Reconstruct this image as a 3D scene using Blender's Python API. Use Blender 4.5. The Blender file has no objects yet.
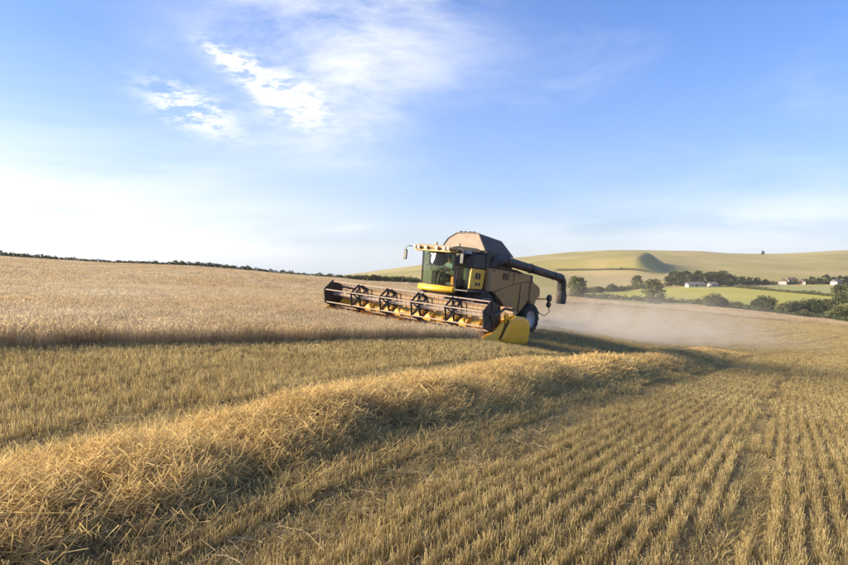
import bpy, bmesh, math, random
import numpy as np
from mathutils import Vector, Matrix
random.seed(7); RNG = np.random.default_rng(7)
sc = bpy.context.scene
COL = sc.collection
R = math.radians

# ------------------------------------------------------------------ camera
FPX, CXP, CYP, HOR = 660.0, 424.0, 282.5, 265.0     # photograph is 848 x 565
PITCH = math.atan((CYP - HOR) / FPX)
CAMZ = 1.9
cam = bpy.data.cameras.new('camera'); camo = bpy.data.objects.new('camera', cam); COL.objects.link(camo)
cam.sensor_width = 36; cam.lens = FPX / 848 * 36; cam.clip_start = 0.05; cam.clip_end = 12000
camo.location = (0, 0, CAMZ); camo.rotation_euler = (math.pi / 2 - PITCH, 0, 0)
sc.camera = camo

# ------------------------------------------------------------------ sun, sky, exposure
SUN_EL, SUN_AZ = 19.5, -90.0          # azimuth from +Y, negative to the left
sd = Vector((math.sin(R(SUN_AZ)) * math.cos(R(SUN_EL)), math.cos(R(SUN_AZ)) * math.cos(R(SUN_EL)), math.sin(R(SUN_EL))))
sun = bpy.data.lights.new('sun', 'SUN'); suno = bpy.data.objects.new('sun', sun); COL.objects.link(suno)
sun.energy = 4.7; sun.angle = R(20.0); sun.color = (1.0, 0.82, 0.58)   # veiled by thin haze
suno.rotation_euler = sd.to_track_quat('Z', 'Y').to_euler()
sc.view_settings.view_transform = 'Standard'; sc.view_settings.look = 'None'
sc.view_settings.exposure = 1.38; sc.view_settings.gamma = 1.0; sc.view_settings.use_curve_mapping = False
sc.cycles.use_denoising = True
sc.cycles.max_bounces = 8; sc.cycles.diffuse_bounces = 6; sc.cycles.volume_bounces = 1; sc.cycles.transparent_max_bounces = 8
sc.cycles.volume_step_rate = 2.0; sc.cycles.caustics_reflective = False; sc.cycles.caustics_refractive = False

world = bpy.data.worlds.new('World'); sc.world = world; world.use_nodes = True
wn, wl = world.node_tree.nodes, world.node_tree.links
for n in list(wn): wn.remove(n)
def N(nodes, t, **kw):
    n = nodes.new(t)
    for k, v in kw.items(): setattr(n, k, v)
    return n
def build_world():
    out = N(wn, 'ShaderNodeOutputWorld'); bg = N(wn, 'ShaderNodeBackground')
    bg.inputs['Strength'].default_value = 0.15
    sky = N(wn, 'ShaderNodeTexSky', sky_type='NISHITA')
    sky.sun_disc = False; sky.sun_elevation = R(SUN_EL); sky.sun_rotation = R(SUN_AZ)
    sky.altitude = 100; sky.air_density = 1.0; sky.dust_density = 0.9; sky.ozone_density = 4.0
    tint = N(wn, 'ShaderNodeMixRGB', blend_type='MULTIPLY'); tint.inputs[0].default_value = 1.0; wl.new(sky.outputs[0], tint.inputs[1]); tint.inputs[2].default_value = (0.31, 0.445, 0.67, 1)
    tc = N(wn, 'ShaderNodeTexCoord')
    def vm(op, a, b=None):
        n = N(wn, 'ShaderNodeVectorMath', operation=op)
        for i, v in enumerate((a, b)):
            if v is None: continue
            if isinstance(v, tuple): n.inputs[i].default_value = v
            else: wl.new(v, n.inputs[i])
        return n.outputs['Value'] if op in ('DOT_PRODUCT', 'LENGTH') else n.outputs['Vector']
    def m(op, a, b=None, clamp=False):
        n = N(wn, 'ShaderNodeMath', operation=op, use_clamp=clamp)
        for i, v in enumerate((a, b)):
            if v is None: continue
            if isinstance(v, (int, float)): n.inputs[i].default_value = v
            else: wl.new(v, n.inputs[i])
        return n.outputs[0]
    d = tc.outputs['Generated']
    def sdir(px, py):
        v = Vector(((px - CXP) / FPX, 1, (HOR - py) / FPX)); return v.normalized()
    def blob(px, py, rx, ry, ang=0.0):          # soft elliptical patch of sky, radii in degrees
        c = sdir(px, py); rt = Vector((c.y, -c.x, 0)).normalized(); upv = rt.cross(c)
        a = R(ang); e1 = rt * math.cos(a) + upv * math.sin(a); e2 = upv * math.cos(a) - rt * math.sin(a)
        off = vm('SUBTRACT', d, tuple(c))
        u = m('DIVIDE', vm('DOT_PRODUCT', off, tuple(e1)), R(rx)); v = m('DIVIDE', vm('DOT_PRODUCT', off, tuple(e2)), R(ry))
        w_ = m('DIVIDE', vm('DOT_PRODUCT', off, tuple(c)), R(max(rx, ry)))
        r2 = m('ADD', m('ADD', m('MULTIPLY', u, u), m('MULTIPLY', v, v)), m('MULTIPLY', w_, w_))
        return m('EXPONENT', m('MULTIPLY', r2, -1.0))
    def noise(scale, detail, rough, dist, stretch=(1, 1, 1), rot=(0, 0, 0), off=(0, 0, 0)):
        mp = N(wn, 'ShaderNodeMapping'); wl.new(d, mp.inputs['Vector'])
        mp.inputs['Scale'].default_value = stretch; mp.inputs['Rotation'].default_value = rot; mp.inputs['Location'].default_value = off
        t = N(wn, 'ShaderNodeTexNoise'); wl.new(mp.outputs[0], t.inputs['Vector'])
        t.inputs['Scale'].default_value = scale; t.inputs['Detail'].default_value = detail
        t.inputs['Roughness'].default_value = rough; t.inputs['Distortion'].default_value = dist
        return t.outputs[0]
    def ramp(x, lo, hi):
        n = N(wn, 'ShaderNodeMapRange', interpolation_type='SMOOTHSTEP'); wl.new(x, n.inputs[0])
        n.inputs[1].default_value = lo; n.inputs[2].default_value = hi; return n.outputs[0]
    veil = noise(3.4, 10, 0.66, 0.35, (0.8, 1, 2.6), (0, R(32), 0))
    fine = noise(26, 8, 0.68, 0.1, (0.7, 1, 2.2), (0, R(30), 0))
    low = noise(3.2, 6, 0.5, 0.3, (1, 1, 7))
    def mx(a, b): return m('MAXIMUM', a, b)
    A = m('ADD', m('ADD', blob(280, 5, 10, 7.5, 8), blob(390, 20, 8.5, 6.5, 25)), m('MULTIPLY', blob(340, 120, 6, 4.5, -10), 0.7))
    A = m('MULTIPLY', m('MULTIPLY', A, ramp(veil, 0.24, 0.70)), 0.66)
    B = m('ADD', m('ADD', blob(238, 64, 2.6, .9, -30), blob(290, 100, 3.0, 1.6, -26)), m('MULTIPLY', blob(192, 110, 3.2, 1.3, -22), 1.0))
    B = m('MULTIPLY', m('MULTIPLY', B, ramp(fine, 0.40, 0.58)), 1.3)
    C = m('MULTIPLY', m('ADD', blob(-40, 215, 17, 7.5, 0), m('MULTIPLY', blob(180, 235, 16, 4.0, 2), 0.75)), ramp(low, 0.05, 0.6))
    C = m('MULTIPLY', C, 0.74)
    D = m('MULTIPLY', m('ADD', blob(800, 222, 11, 2.6, 3), m('MULTIPLY', blob(560, 238, 10, 2.0, 0), 0.6)), m('MULTIPLY', ramp(low, 0.3, 0.62), 0.55))
    G = m('MULTIPLY', ramp(veil, 0.50, 0.85), 0.22)            # thin wisps all over the sky
    E1 = m('MULTIPLY', blob(350, 228, 2.0, 0.35, 6), 0.2)
    sep = N(wn, 'ShaderNodeSeparateXYZ'); wl.new(d, sep.inputs[0])
    up_ = ramp(sep.outputs[2], -0.02, 0.03)
    cov = m('MULTIPLY', m('ADD', m('ADD', m('ADD', A, B), m('ADD', C, D)), m('ADD', G, E1)), up_, clamp=True)
    hz = m('MULTIPLY', m('EXPONENT', m('MULTIPLY', m('ABSOLUTE', sep.outputs[2]), -5.8)), 0.85)   # pale band above the horizon, all round
    mixh = N(wn, 'ShaderNodeMixRGB'); wl.new(hz, mixh.inputs[0]); wl.new(tint.outputs[0], mixh.inputs[1])
    mixh.inputs[2].default_value = (1.78, 2.0, 2.28, 1)
    mix = N(wn, 'ShaderNodeMixRGB'); wl.new(cov, mix.inputs[0]); wl.new(mixh.outputs[0], mix.inputs[1])
    mix.inputs[2].default_value = (2.9, 2.95, 3.05, 1)
    au = m('MULTIPLY', m('POWER', m('MAXIMUM', vm('DOT_PRODUCT', d, tuple(sd)), 0.0), 5.0), 1.3)     # wide glow of the hazy air round the sun
    add = N(wn, 'ShaderNodeMixRGB', blend_type='ADD'); add.inputs[0].default_value = 1.0; wl.new(mix.outputs[0], add.inputs[1])
    gl = N(wn, 'ShaderNodeMixRGB', blend_type='MULTIPLY'); gl.inputs[0].default_value = 1.0; gl.inputs[1].default_value = (1.0, 0.95, 0.86, 1); wl.new(au, gl.inputs[2]); wl.new(gl.outputs[0], add.inputs[2])
    wl.new(add.outputs[0], bg.inputs[0]); wl.new(bg.outputs[0], out.inputs[0])
build_world()

# ------------------------------------------------------------------ materials
class MT:
    def __init__(s, name):
        s.mat = bpy.data.materials.new(name); s.mat.use_nodes = True
        s.n, s.l = s.mat.node_tree.nodes, s.mat.node_tree.links
        s.p = s.n['Principled BSDF']; s.out = s.n['Material Output']
    def node(s, t, **kw): return N(s.n, t, **kw)
    def math(s, op, a, b=None, clamp=False):
        n = s.node('ShaderNodeMath', operation=op, use_clamp=clamp)
        for i, v in enumerate((a, b)):
            if v is None: continue
            if isinstance(v, (int, float)): n.inputs[i].default_value = v
            else: s.l.new(v, n.inputs[i])
        return n.outputs[0]
    def pos(s): return s.node('ShaderNodeNewGeometry').outputs['Position']
    def obj(s): return s.node('ShaderNodeTexCoord').outputs['Object']
    def noise(s, vec, scale, detail=4, rough=0.55, stretch=None, dist=0.0):
        if stretch:
            mp = s.node('ShaderNodeMapping'); s.l.new(vec, mp.inputs[0]); mp.inputs['Scale'].default_value = stretch; vec = mp.outputs[0]
        t = s.node('ShaderNodeTexNoise'); s.l.new(vec, t.inputs['Vector']); t.inputs['Scale'].default_value = scale
        t.inputs['Detail'].default_value = detail; t.inputs['Roughness'].default_value = rough; t.inputs['Distortion'].default_value = dist
        return t.outputs[0]
    def ramp(s, x, stops):
        r = s.node('ShaderNodeValToRGB'); s.l.new(x, r.inputs[0]); e = r.color_ramp.elements
        while len(e) < len(stops): e.new(0.5)
        for i, (p, c) in enumerate(stops): e[i].position = p; e[i].color = (*c, 1)
        return r.outputs[0]
    def map(s, x, lo, hi, a=0.0, b=1.0):
        n = s.node('ShaderNodeMapRange'); s.l.new(x, n.inputs[0])
        for i, v in enumerate((lo, hi, a, b)): n.inputs[i + 1].default_value = v
        return n.outputs[0]
    def mix(s, f, a, b, mode='MIX'):
        n = s.node('ShaderNodeMixRGB', blend_type=mode)
        for i, v in enumerate((f, a, b)):
            if isinstance(v, (int, float)): n.inputs[i].default_value = v
            elif isinstance(v, tuple): n.inputs[i].default_value = (*v, 1)
            else: s.l.new(v, n.inputs[i])
        return n.outputs[0]
    def base(s, c, rough=0.7, metal=0.0, spec=0.5):
        if isinstance(c, tuple): s.p.inputs['Base Color'].default_value = (*c, 1)
        else: s.l.new(c, s.p.inputs['Base Color'])
        s.p.inputs['Roughness'].default_value = rough; s.p.inputs['Metallic'].default_value = metal
        s.p.inputs['Specular IOR Level'].default_value = spec
        return s
    def bump(s, h, strength=0.4, dist=0.02):
        b = s.node('ShaderNodeBump'); b.inputs['Strength'].default_value = strength; b.inputs['Distance'].default_value = dist
        s.l.new(h, b.inputs['Height']); s.l.new(b.outputs[0], s.p.inputs['Normal']); return s
    def translucent(s, col, fac):
        t = s.node('ShaderNodeBsdfTranslucent')
        if isinstance(col, tuple): t.inputs[0].default_value = (*col, 1)
        else: s.l.new(col, t.inputs[0])
        mx = s.node('ShaderNodeMixShader'); mx.inputs[0].default_value = fac
        s.l.new(s.p.outputs[0], mx.inputs[1]); s.l.new(t.outputs[0], mx.inputs[2]); s.l.new(mx.outputs[0], s.out.inputs[0])
        return s

def straw_mat(name, cols, patch=0.25, trans=0.25, spec=0.3, rough=0.65, patch_lo=(0.62, 0.60, 0.55), mottle=0.0):
    m = MT(name); rnd = m.node('ShaderNodeObjectInfo').outputs['Random']
    isl = m.node('ShaderNodeNewGeometry').outputs['Random Per Island']
    x = m.math('FRACT', m.math('ADD', rnd, isl))
    k = len(cols) - 1
    c = m.ramp(x, [(i / k, cc) for i, cc in enumerate(cols)])
    big = m.map(m.noise(m.pos(), patch, 5, 0.6), 0.35, 0.65)
    c = m.mix(1.0, c, m.ramp(big, [(0, patch_lo), (1, (1, 1, 1))]), 'MULTIPLY')
    if mottle:
        n2 = m.map(m.noise(m.pos(), 0.9, 4, 0.65, (1, .45, 1)), .36, .62); c = m.mix(mottle, c, m.mix(1.0, c, m.ramp(n2, [(0, (.62, .56, .50)), (1, (1.06, 1.04, 1.0))]), 'MULTIPLY'))
    c = m.mix(0.55, c, m.mix(1.0, c, m.ramp(rnd, [(0, (.70, .68, .64)), (1, (1.1, 1.08, 1.05))]), 'MULTIPLY'))
    m.base(c, rough, 0, spec); m.translucent(c, trans); return m.mat

def paint(name, col, dust=(0.30, 0.215, 0.125), amt=0.5, rough=0.45, scale=1.4, metal=0.0, upd=0.45):
    m = MT(name); o = m.obj()
    nz = m.noise(o, scale, 6, 0.62); fine = m.noise(o, scale * 14, 4, 0.6)
    g = m.node('ShaderNodeNewGeometry'); sp = m.node('ShaderNodeSeparateXYZ'); m.l.new(g.outputs['Normal'], sp.inputs[0])
    upz = m.map(sp.outputs[2], 0.0, 1.0, 0.0, upd)
    f = m.math('ADD', m.math('ADD', m.map(nz, 0.32, 0.68, -0.42, 0.42), m.map(fine, 0.3, 0.7, -0.12, 0.12)), m.math('ADD', upz, amt), clamp=True)
    c = m.mix(f, col, dust)
    m.base(c, rough, metal, 0.5); m.l.new(m.map(f, 0, 1, rough, 0.9), m.p.inputs['Roughness'])
    m.bump(fine, 0.08, 0.01); return m.mat

M = {}
M['yellow'] = paint('yellow_paint', (0.88, 0.47, 0.018), (0.58, 0.37, 0.07), -0.05, 0.42, upd=0.15)
M['yellow_in'] = paint('header_yellow', (0.80, 0.46, 0.045), (0.58, 0.38, 0.11), 0.02, 0.5, upd=0.15)
M['yellow_dusty'] = paint('dusty_yellow_paint', (0.48, 0.275, 0.055), (0.36, 0.212, 0.10), 0.62, 0.5, 0.9)
M['tan'] = paint('dust_coated_metal', (0.42, 0.30, 0.15), (0.36, 0.26, 0.15), 0.5, 0.7)
M['tank_front'] = paint('dust_coated_tank', (0.21, 0.165, 0.12), (0.33, 0.26, 0.19), 0.5, 0.8)
M['dark'] = paint('dark_metal', (0.030, 0.028, 0.030), (0.16, 0.12, 0.085), 0.22, 0.5)
M['black'] = paint('black_paint', (0.014, 0.013, 0.015), (0.10, 0.08, 0.06), 0.08, 0.45)
M['greydark'] = paint('dark_grey_cover', (0.075, 0.068, 0.065), (0.16, 0.125, 0.09), 0.35, 0.7)
M['steel'] = paint('worn_steel', (0.42, 0.42, 0.44), (0.30, 0.24, 0.17), 0.35, 0.35, metal=0.6)
M['dustpipe'] = paint('dusty_pipe', (0.30, 0.25, 0.23), (0.38, 0.29, 0.20), 0.5, 0.6)
M['rubber'] = paint('tyre_rubber', (0.022, 0.021, 0.021), (0.14, 0.105, 0.07), 0.18, 0.85, 2.5)
M['rim'] = paint('white_rim', (0.60, 0.60, 0.60), (0.40, 0.33, 0.25), 0.4, 0.5)
M['cream'] = paint('dusty_roof', (0.50, 0.36, 0.14), (0.52, 0.40, 0.24), 0.5, 0.7)
M['white'] = MT('white_lettering').base((0.8, 0.8, 0.8), 0.5).mat
M['amber'] = MT('amber_lens').base((0.75, 0.22, 0.02), 0.2).mat
M['lens'] = MT('lamp_lens').base((0.35, 0.35, 0.33), 0.2).mat
M['seat'] = MT('seat_fabric').base((0.03, 0.03, 0.035), 0.9).mat
M['grain'] = MT('grain').base((0.42, 0.27, 0.10), 0.8).mat
def glass(name, tint):
    m = MT(name); m.n.remove(m.p)
    tr = m.node('ShaderNodeBsdfTransparent'); tr.inputs[0].default_value = (*tint, 1)
    gl = m.node('ShaderNodeBsdfGlossy'); gl.inputs['Roughness'].default_value = 0.03
    fr = m.node('ShaderNodeFresnel'); fr.inputs[0].default_value = 1.32
    df = m.node('ShaderNodeBsdfDiffuse'); df.inputs[0].default_value = (0.42, 0.38, 0.27, 1)
    mx = m.node('ShaderNodeMixShader'); m.l.new(fr.outputs[0], mx.inputs[0]); m.l.new(tr.outputs[0], mx.inputs[1]); m.l.new(gl.outputs[0], mx.inputs[2])
    m2 = m.node('ShaderNodeMixShader'); m2.inputs[0].default_value = 0.035
    m.l.new(mx.outputs[0], m2.inputs[1]); m.l.new(df.outputs[0], m2.inputs[2]); m.l.new(m2.outputs[0], m.out.inputs[0]); return m.mat
M['glass'] = glass('tinted_glass', (0.66, 0.80, 0.62))

# ------------------------------------------------------------------ helpers
def tag(o, label=None, cat=None, group=None, kind=None):
    if label: o['label'] = label
    if cat: o['category'] = cat
    if group: o['group'] = group
    if kind: o['kind'] = kind
    return o
def link_mesh(name, me, mat=None, parent=None):
    o = bpy.data.objects.new(name, me); COL.objects.link(o)
    if mat is not None: me.materials.append(mat)
    if parent is not None: o.parent = parent
    return o
def obj(name, bm, mat, parent=None, smooth=False):
    me = bpy.data.meshes.new(name); bmesh.ops.recalc_face_normals(bm, faces=bm.faces[:]); bm.to_mesh(me); bm.free()
    if smooth:
        for p in me.polygons: p.use_smooth = True
        try: me.set_sharp_from_angle(angle=R(40))
        except Exception: pass
    return link_mesh(name, me, mat, parent)
def np_mesh(name, v, f):
    me = bpy.data.meshes.new(name); me.from_pydata(v.tolist() if hasattr(v, 'tolist') else v, [], f.tolist() if hasattr(f, 'tolist') else f); me.update(); return me
def empty(name, loc=(0, 0, 0)):
    o = bpy.data.objects.new(name, None); COL.objects.link(o); o.location = loc; o.empty_display_size = 0.3; return o
def bx(bm, x0, x1, y0, y1, z0, z1, bev=0.0):
    vs = [bm.verts.new((x, y, z)) for x in (x0, x1) for y in (y0, y1) for z in (z0, z1)]
    fs = [bm.faces.new([vs[i] for i in q]) for q in ((0, 1, 3, 2), (4, 6, 7, 5), (0, 4, 5, 1), (2, 3, 7, 6), (0, 2, 6, 4), (1, 5, 7, 3))]
    if bev > 0:
        es = list({e for f in fs for e in f.edges}); bmesh.ops.bevel(bm, geom=es, offset=bev, segments=1, affect='EDGES')
    return bm
def B(): return bmesh.new()
def box(x0, x1, y0, y1, z0, z1, bev=0.0): return bx(B(), x0, x1, y0, y1, z0, z1, bev)
def prism(bm, poly, y0, y1, bev=0.0):      # polygon in (x, z), extruded across y
    a = [bm.verts.new((x, y0, z)) for x, z in poly]; b = [bm.verts.new((x, y1, z)) for x, z in poly]; n = len(poly)
    fs = [bm.faces.new(a), bm.faces.new(b[::-1])]
    for i in range(n): fs.append(bm.faces.new((a[i], b[i], b[(i + 1) % n], a[(i + 1) % n])))
    if bev > 0:
        bmesh.ops.bevel(bm, geom=list({e for f in fs for e in f.edges}), offset=bev, segments=2, affect='EDGES', clamp_overlap=True)
    return bm
def hexa(bm, c8):                          # 8 corners: 4 bottom, 4 top
    v = [bm.verts.new(c) for c in c8]
    for q in ((0, 1, 2, 3), (7, 6, 5, 4), (0, 4, 5, 1), (1, 5, 6, 2), (2, 6, 7, 3), (3, 7, 4, 0)): bm.faces.new([v[i] for i in q])
    return bm
def tube(bm, pts, r, n=8, cap=True):
    pts = [Vector(p) for p in pts]; rs = r if isinstance(r, (list, tuple)) else [r] * len(pts); rings = []
    ref = None
    for i, p in enumerate(pts):
        t = (pts[min(i + 1, len(pts) - 1)] - pts[max(i - 1, 0)]).normalized()
        if ref is None: ref = Vector((0, 0, 1)) if abs(t.z) < 0.9 else Vector((1, 0, 0))
        u = (ref - t * ref.dot(t)).normalized(); w = t.cross(u); ref = u
        rings.append([bm.verts.new(p + (u * math.cos(2 * math.pi * k / n) + w * math.sin(2 * math.pi * k / n)) * rs[i]) for k in range(n)])
    for a, b in zip(rings, rings[1:]):
        for k in range(n): bm.faces.new((a[k], a[(k + 1) % n], b[(k + 1) % n], b[k]))
    if cap: bm.faces.new(rings[0][::-1]); bm.faces.new(rings[-1])
    return bm
def lathe_y(bm, prof, cx, cy, cz, n=32):   # profile of (radius, y) about an axis along y
    rings = [[bm.verts.new((cx + r * math.cos(2 * math.pi * k / n), cy + y, cz + r * math.sin(2 * math.pi * k / n))) for k in range(n)] for r, y in prof]
    for a, b in zip(rings, rings[1:]):
        for k in range(n): bm.faces.new((a[k], a[(k + 1) % n], b[(k + 1) % n], b[k]))
    return bm

# ------------------------------------------------------------------ pixel -> direction, harvester pose (camera at origin of these)
c_, s_ = math.cos(PITCH), math.sin(PITCH)
FW = np.array([0, c_, -s_]); UPV = np.array([0, s_, c_]); RT = np.array([1., 0, 0])
def ray(px, py): return FW + RT * (px - CXP) / FPX + UPV * (CYP - py) / FPX
def at(px, py, depth):
    r = ray(px, py); p = r * depth / r[1]; return p + np.array([0, 0, CAMZ])
HF = np.array([-.656, -.754, .075]); HF /= np.linalg.norm(HF)
HL = np.array([.754, -.656, -.07]); HL -= HF * (HL @ HF); HL /= np.linalg.norm(HL)
HU = np.cross(HF, HL); HO = np.array([1.37, 30.1, -2.96 + CAMZ])
def Wp(x, y, z=0.0): return HO + HF * x + HL * y + HU * z

# ------------------------------------------------------------------ terrain: a smooth surface through known ground points
CP = [np.array([0, 0, 0.0])]
for a in ((484, 342, 24), (300, 345.5, 17.7), (150, 349, 14.6), (0, 352.5, 12.4),                       # foot of the standing crop
          (660, 367, 27.3), (515, 387, 13.6), (572, 378, 17.1), (424, 405, 10.1), (625, 371, 22), (848, 565, 5.2), (600, 565, 4.7), (300, 480, 6.0), (795, 353, 52), (848, 368, 36), (740, 348, 55),
          (600, 333, 55), (700, 336, 70), (800, 343, 75), (600, 312, 115), (740, 327, 105), (848, 335, 100),
          (560, 298, 200), (650, 305, 215), (780, 315, 225), (848, 321, 230), (700, 312, 160), (848, 326, 150),
          (0, 258.5, 172), (90, 263, 178), (180, 268.5, 188), (350, 279, 208), (0, 268, 95), (100, 275, 105), (350, 287, 130), (420, 284, 220), (490, 291, 210),
          (0, 300, 34), (0, 280, 62), (200, 300, 46), (200, 285, 85), (350, 297, 75), (420, 300, 70),
          (560, 297, 260), (650, 302.5, 250), (780, 311, 255), (848, 315, 255), (420, 288, 300), (300, 283, 300), (0, 266, 300),
          (590, 293, 380), (700, 295, 380), (848, 299, 380), (590, 289, 480), (700, 285.5, 500), (848, 285, 500),
          (420, 290, 480), (300, 290, 480), (0, 285, 480),
          (600, 280, 640), (700, 279, 640), (848, 279, 640), (420, 284, 640), (200, 284, 640),
          (565, 262, 1000), (600, 261, 1000), (700, 263, 1000), (800, 264, 1000), (900, 265, 1000), (420, 270, 1000), (360, 277, 1000), (200, 284, 1000),
          (420, 265.5, 1250), (360, 273.5, 1250), (480, 260, 1300), (565, 253, 1400), (620, 250, 1400), (700, 251, 1400), (848, 250.5, 1400), (950, 251, 1400), (200, 284, 1250), (0, 284, 1250),
          (565, 256, 1900), (700, 255, 1900), (848, 255, 1900), (420, 268, 1900), (200, 286, 1900), (0, 286, 1900), (950, 255, 1900),
          (424, 275, 3000), (0, 285, 3000), (848, 262, 3000)):
    CP.append(at(*a))
for x, y in ((0, 1.5), (0, -1.5), (-3.9, 1.5), (-3.9, -1.5), (4, 4.6), (4, 0), (4, -4.6), (-9, 0)): CP.append(Wp(x, y))
for a in ((-14, 2, 1.0), (-30, -10, 2.2), (-9, -9, .2), (9, -9, -1.1), (0, -12, -.5), (-60, -60, 4), (60, -60, -6), (0, -200, 0), (-300, 0, 9), (300, 0, -28), (-250, -250, 8), (250, -250, -25), (14, 2, -1.75), (30, 10, -4.0), (6.4, 10, -1.05), (10.3, 16, -1.85), (16, 25, -2.95), (4.2, 10, -.80), (-3.0, 4.7, -.03), (-1.9, 6.6, -.13), (-4.6, 2.0, .12), (7.0, 16, -1.45), (-100, 60, 5.2), (130, 70, -15), (-2500, 0, 20), (2500, 0, 10), (0, -2500, 0)):
    CP.append(np.array(a, float))
CP = np.array(CP)
def warp(xy):
    r = np.maximum(np.hypot(xy[:, 0], xy[:, 1]), 1e-6); return xy * (np.log1p(r / 8) / r)[:, None]
def kern(r2): return 0.5 * r2 * np.log(r2 + 1e-9)
Q = warp(CP[:, :2]); nC = len(Q)
K = kern(((Q[:, None] - Q[None]) ** 2).sum(-1)) + np.eye(nC) * 2e-4
Pm = np.c_[np.ones(nC), Q]; A_ = np.block([[K, Pm], [Pm.T, np.zeros((3, 3))]])
SOL = np.linalg.solve(A_, np.r_[CP[:, 2], 0, 0, 0])
def H(x, y):
    x = np.asarray(x, float); y = np.asarray(y, float); sh = x.shape
    xy = np.c_[x.ravel(), y.ravel()]; out = np.empty(len(xy))
    for i in range(0, len(xy), 40000):
        q = warp(xy[i:i + 40000])
        out[i:i + 40000] = kern(((q[:, None] - Q[None]) ** 2).sum(-1)) @ SOL[:nC] + SOL[nC] + q @ SOL[nC + 1:]
    r = np.hypot(xy[:, 0], xy[:, 1])
    g = np.clip((r - 60) / 60, 0, 1) * np.clip((600 - r) / 300, 0, 1)
    out += g * (0.35 * np.sin(xy[:, 0] / 13 + xy[:, 1] / 31) + 0.25 * np.sin(xy[:, 1] / 17 - xy[:, 0] / 29))
    far = np.clip((r - 600) / 300, 0, 1)
    out += far * (0.8 * np.sin(xy[:, 0] / 90 + 1) * np.sin(xy[:, 1] / 140) + 0.4 * np.sin(xy[:, 0] / 37 + xy[:, 1] / 60))
    # a dry coombe cut into the far hillside: its steep flank looks away from the sun
    u = (xy[:, 0] - 292) * 0.927 - (xy[:, 1] - 880) * 0.375
    w = (xy[:, 0] - 292) * 0.375 + (xy[:, 1] - 880) * 0.927
    sm = lambda e0, e1, q: (lambda k: k * k * (3 - 2 * k))(np.clip((q - e0) / (e1 - e0), 0, 1))
    mask = sm(-190, -130, w) * (1 - sm(30, 90, w))
    out += mask * 17.0 * sm(-230, -10, u) * (1 - sm(0, 34, u))
    return out.reshape(sh)
def H1(x, y): return float(H(np.array([x]), np.array([y]))[0])
def ground_at(px, py, dmin=3.0, dmax=2500.0):
    r = ray(px, py); d = np.geomspace(dmin, dmax, 700) / r[1]
    p = r[None] * d[:, None] + np.array([0, 0, CAMZ]); hh = H(p[:, 0], p[:, 1]); below = np.nonzero(p[:, 2] < hh)[0]
    i = below[0] if len(below) else len(d) - 1
    q = p[i].copy(); q[2] = hh[i]; return q

# swath line: middle of the previous pass; every stubble row runs alongside it
PATH = np.array([(-22, -30), (-10.8, -9.2), (-3.0, 4.7), (3.2, 16), (9.7, 27.3), (16.6, 38.5), (25, 50), (38, 66), (58, 88), (84, 113), (150, 165)], float)
def resample(P, step):
    t = np.r_[0, np.cumsum(np.hypot(*np.diff(P, axis=0).T))]; S = np.linspace(0, t[-1], int(t[-1] / step) + 1)
    # Catmull-Rom style smoothing: dense linear then box blur
    q = np.c_[np.interp(S, t, P[:, 0]), np.interp(S, t, P[:, 1])]
    k = max(3, int(9 / step)); ker = np.hanning(k + 2)[1:-1]; ker /= ker.sum()
    pad = np.pad(q, ((k, k), (0, 0)), 'reflect', reflect_type='odd')
    q = np.c_[np.convolve(pad[:, 0], ker, 'same'), np.convolve(pad[:, 1], ker, 'same')][k:-k]; return q
PL = resample(PATH, 0.5); TG = np.gradient(PL, axis=0); TG /= np.linalg.norm(TG, axis=1)[:, None]
NR = np.c_[TG[:, 1], -TG[:, 0]]          # to the right of the line
SA = np.r_[0, np.cumsum(np.hypot(*np.diff(PL, axis=0).T))]
def row_offset(x, y):
    xy = np.c_[np.ravel(x), np.ravel(y)]; out = np.empty(len(xy)); ss = np.empty(len(xy)); P2 = PL[::3]; N2 = NR[::3]; S2 = SA[::3]
    for i in range(0, len(xy), 20000):
        d = xy[i:i + 20000, None] - P2[None]; j = (d ** 2).sum(-1).argmin(1); k = np.arange(len(j))
        out[i:i + 20000] = (d[k, j] * N2[j]).sum(-1); ss[i:i + 20000] = S2[j]
    return out, ss
HFh = HF[:2] / np.linalg.norm(HF[:2]); HLh = np.array([-HFh[1], HFh[0]])
if HLh @ HL[:2] < 0: HLh = -HLh
def in_crop(x, y):
    a = (x - HO[0]) * HFh[0] + (y - HO[1]) * HFh[1]; b = (x - HO[0]) * HLh[0] + (y - HO[1]) * HLh[1]
    back = np.maximum(0, -a - 8)
    return ((a > 3.95) & (b < 4.30)) | (b < -4.8 - 0.012 * back ** 2)
def field_edge(th):        # distance of the field's far boundary by azimuth (from +Y, right positive)
    return np.interp(th, [-3.2, -1.2, -0.57, -0.35, 0.0, 0.2, 0.34, 0.49, 0.57, 1.2, 3.2], [300, 260, 208, 204, 220, 205, 229, 260, 275, 300, 300])

def polar_mesh(name, r_of, ths, mat, keep=None):
    nt = len(ths); rr = r_of; nr = rr.shape[0]
    X = rr * np.sin(ths)[None]; Y = rr * np.cos(ths)[None]; Z = H(X, Y)
    v = np.stack([X, Y, Z], -1).reshape(-1, 3); i = np.arange(nr - 1)[:, None] * nt + np.arange(nt - 1)[None]
    f = np.stack([i, i + 1, i + nt + 1, i + nt], -1).reshape(-1, 4)[:, ::-1]
    if keep is not None:
        c = v[f].mean(1); f = f[keep(c)]
        used = np.unique(f); mp = np.full(len(v), -1); mp[used] = np.arange(len(used)); v = v[used]; f = mp[f]
    me = np_mesh(name, v, f)
    me.polygons.foreach_set('use_smooth', np.ones(len(me.polygons), bool))
    o = link_mesh(name, me, mat); o['kind'] = 'structure'; return o, v
TH = np.concatenate([np.linspace(-math.pi, -0.95, 60)[:-1], np.linspace(-0.95, 0.95, 420), np.linspace(0.95, math.pi, 60)[1:]])

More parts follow.
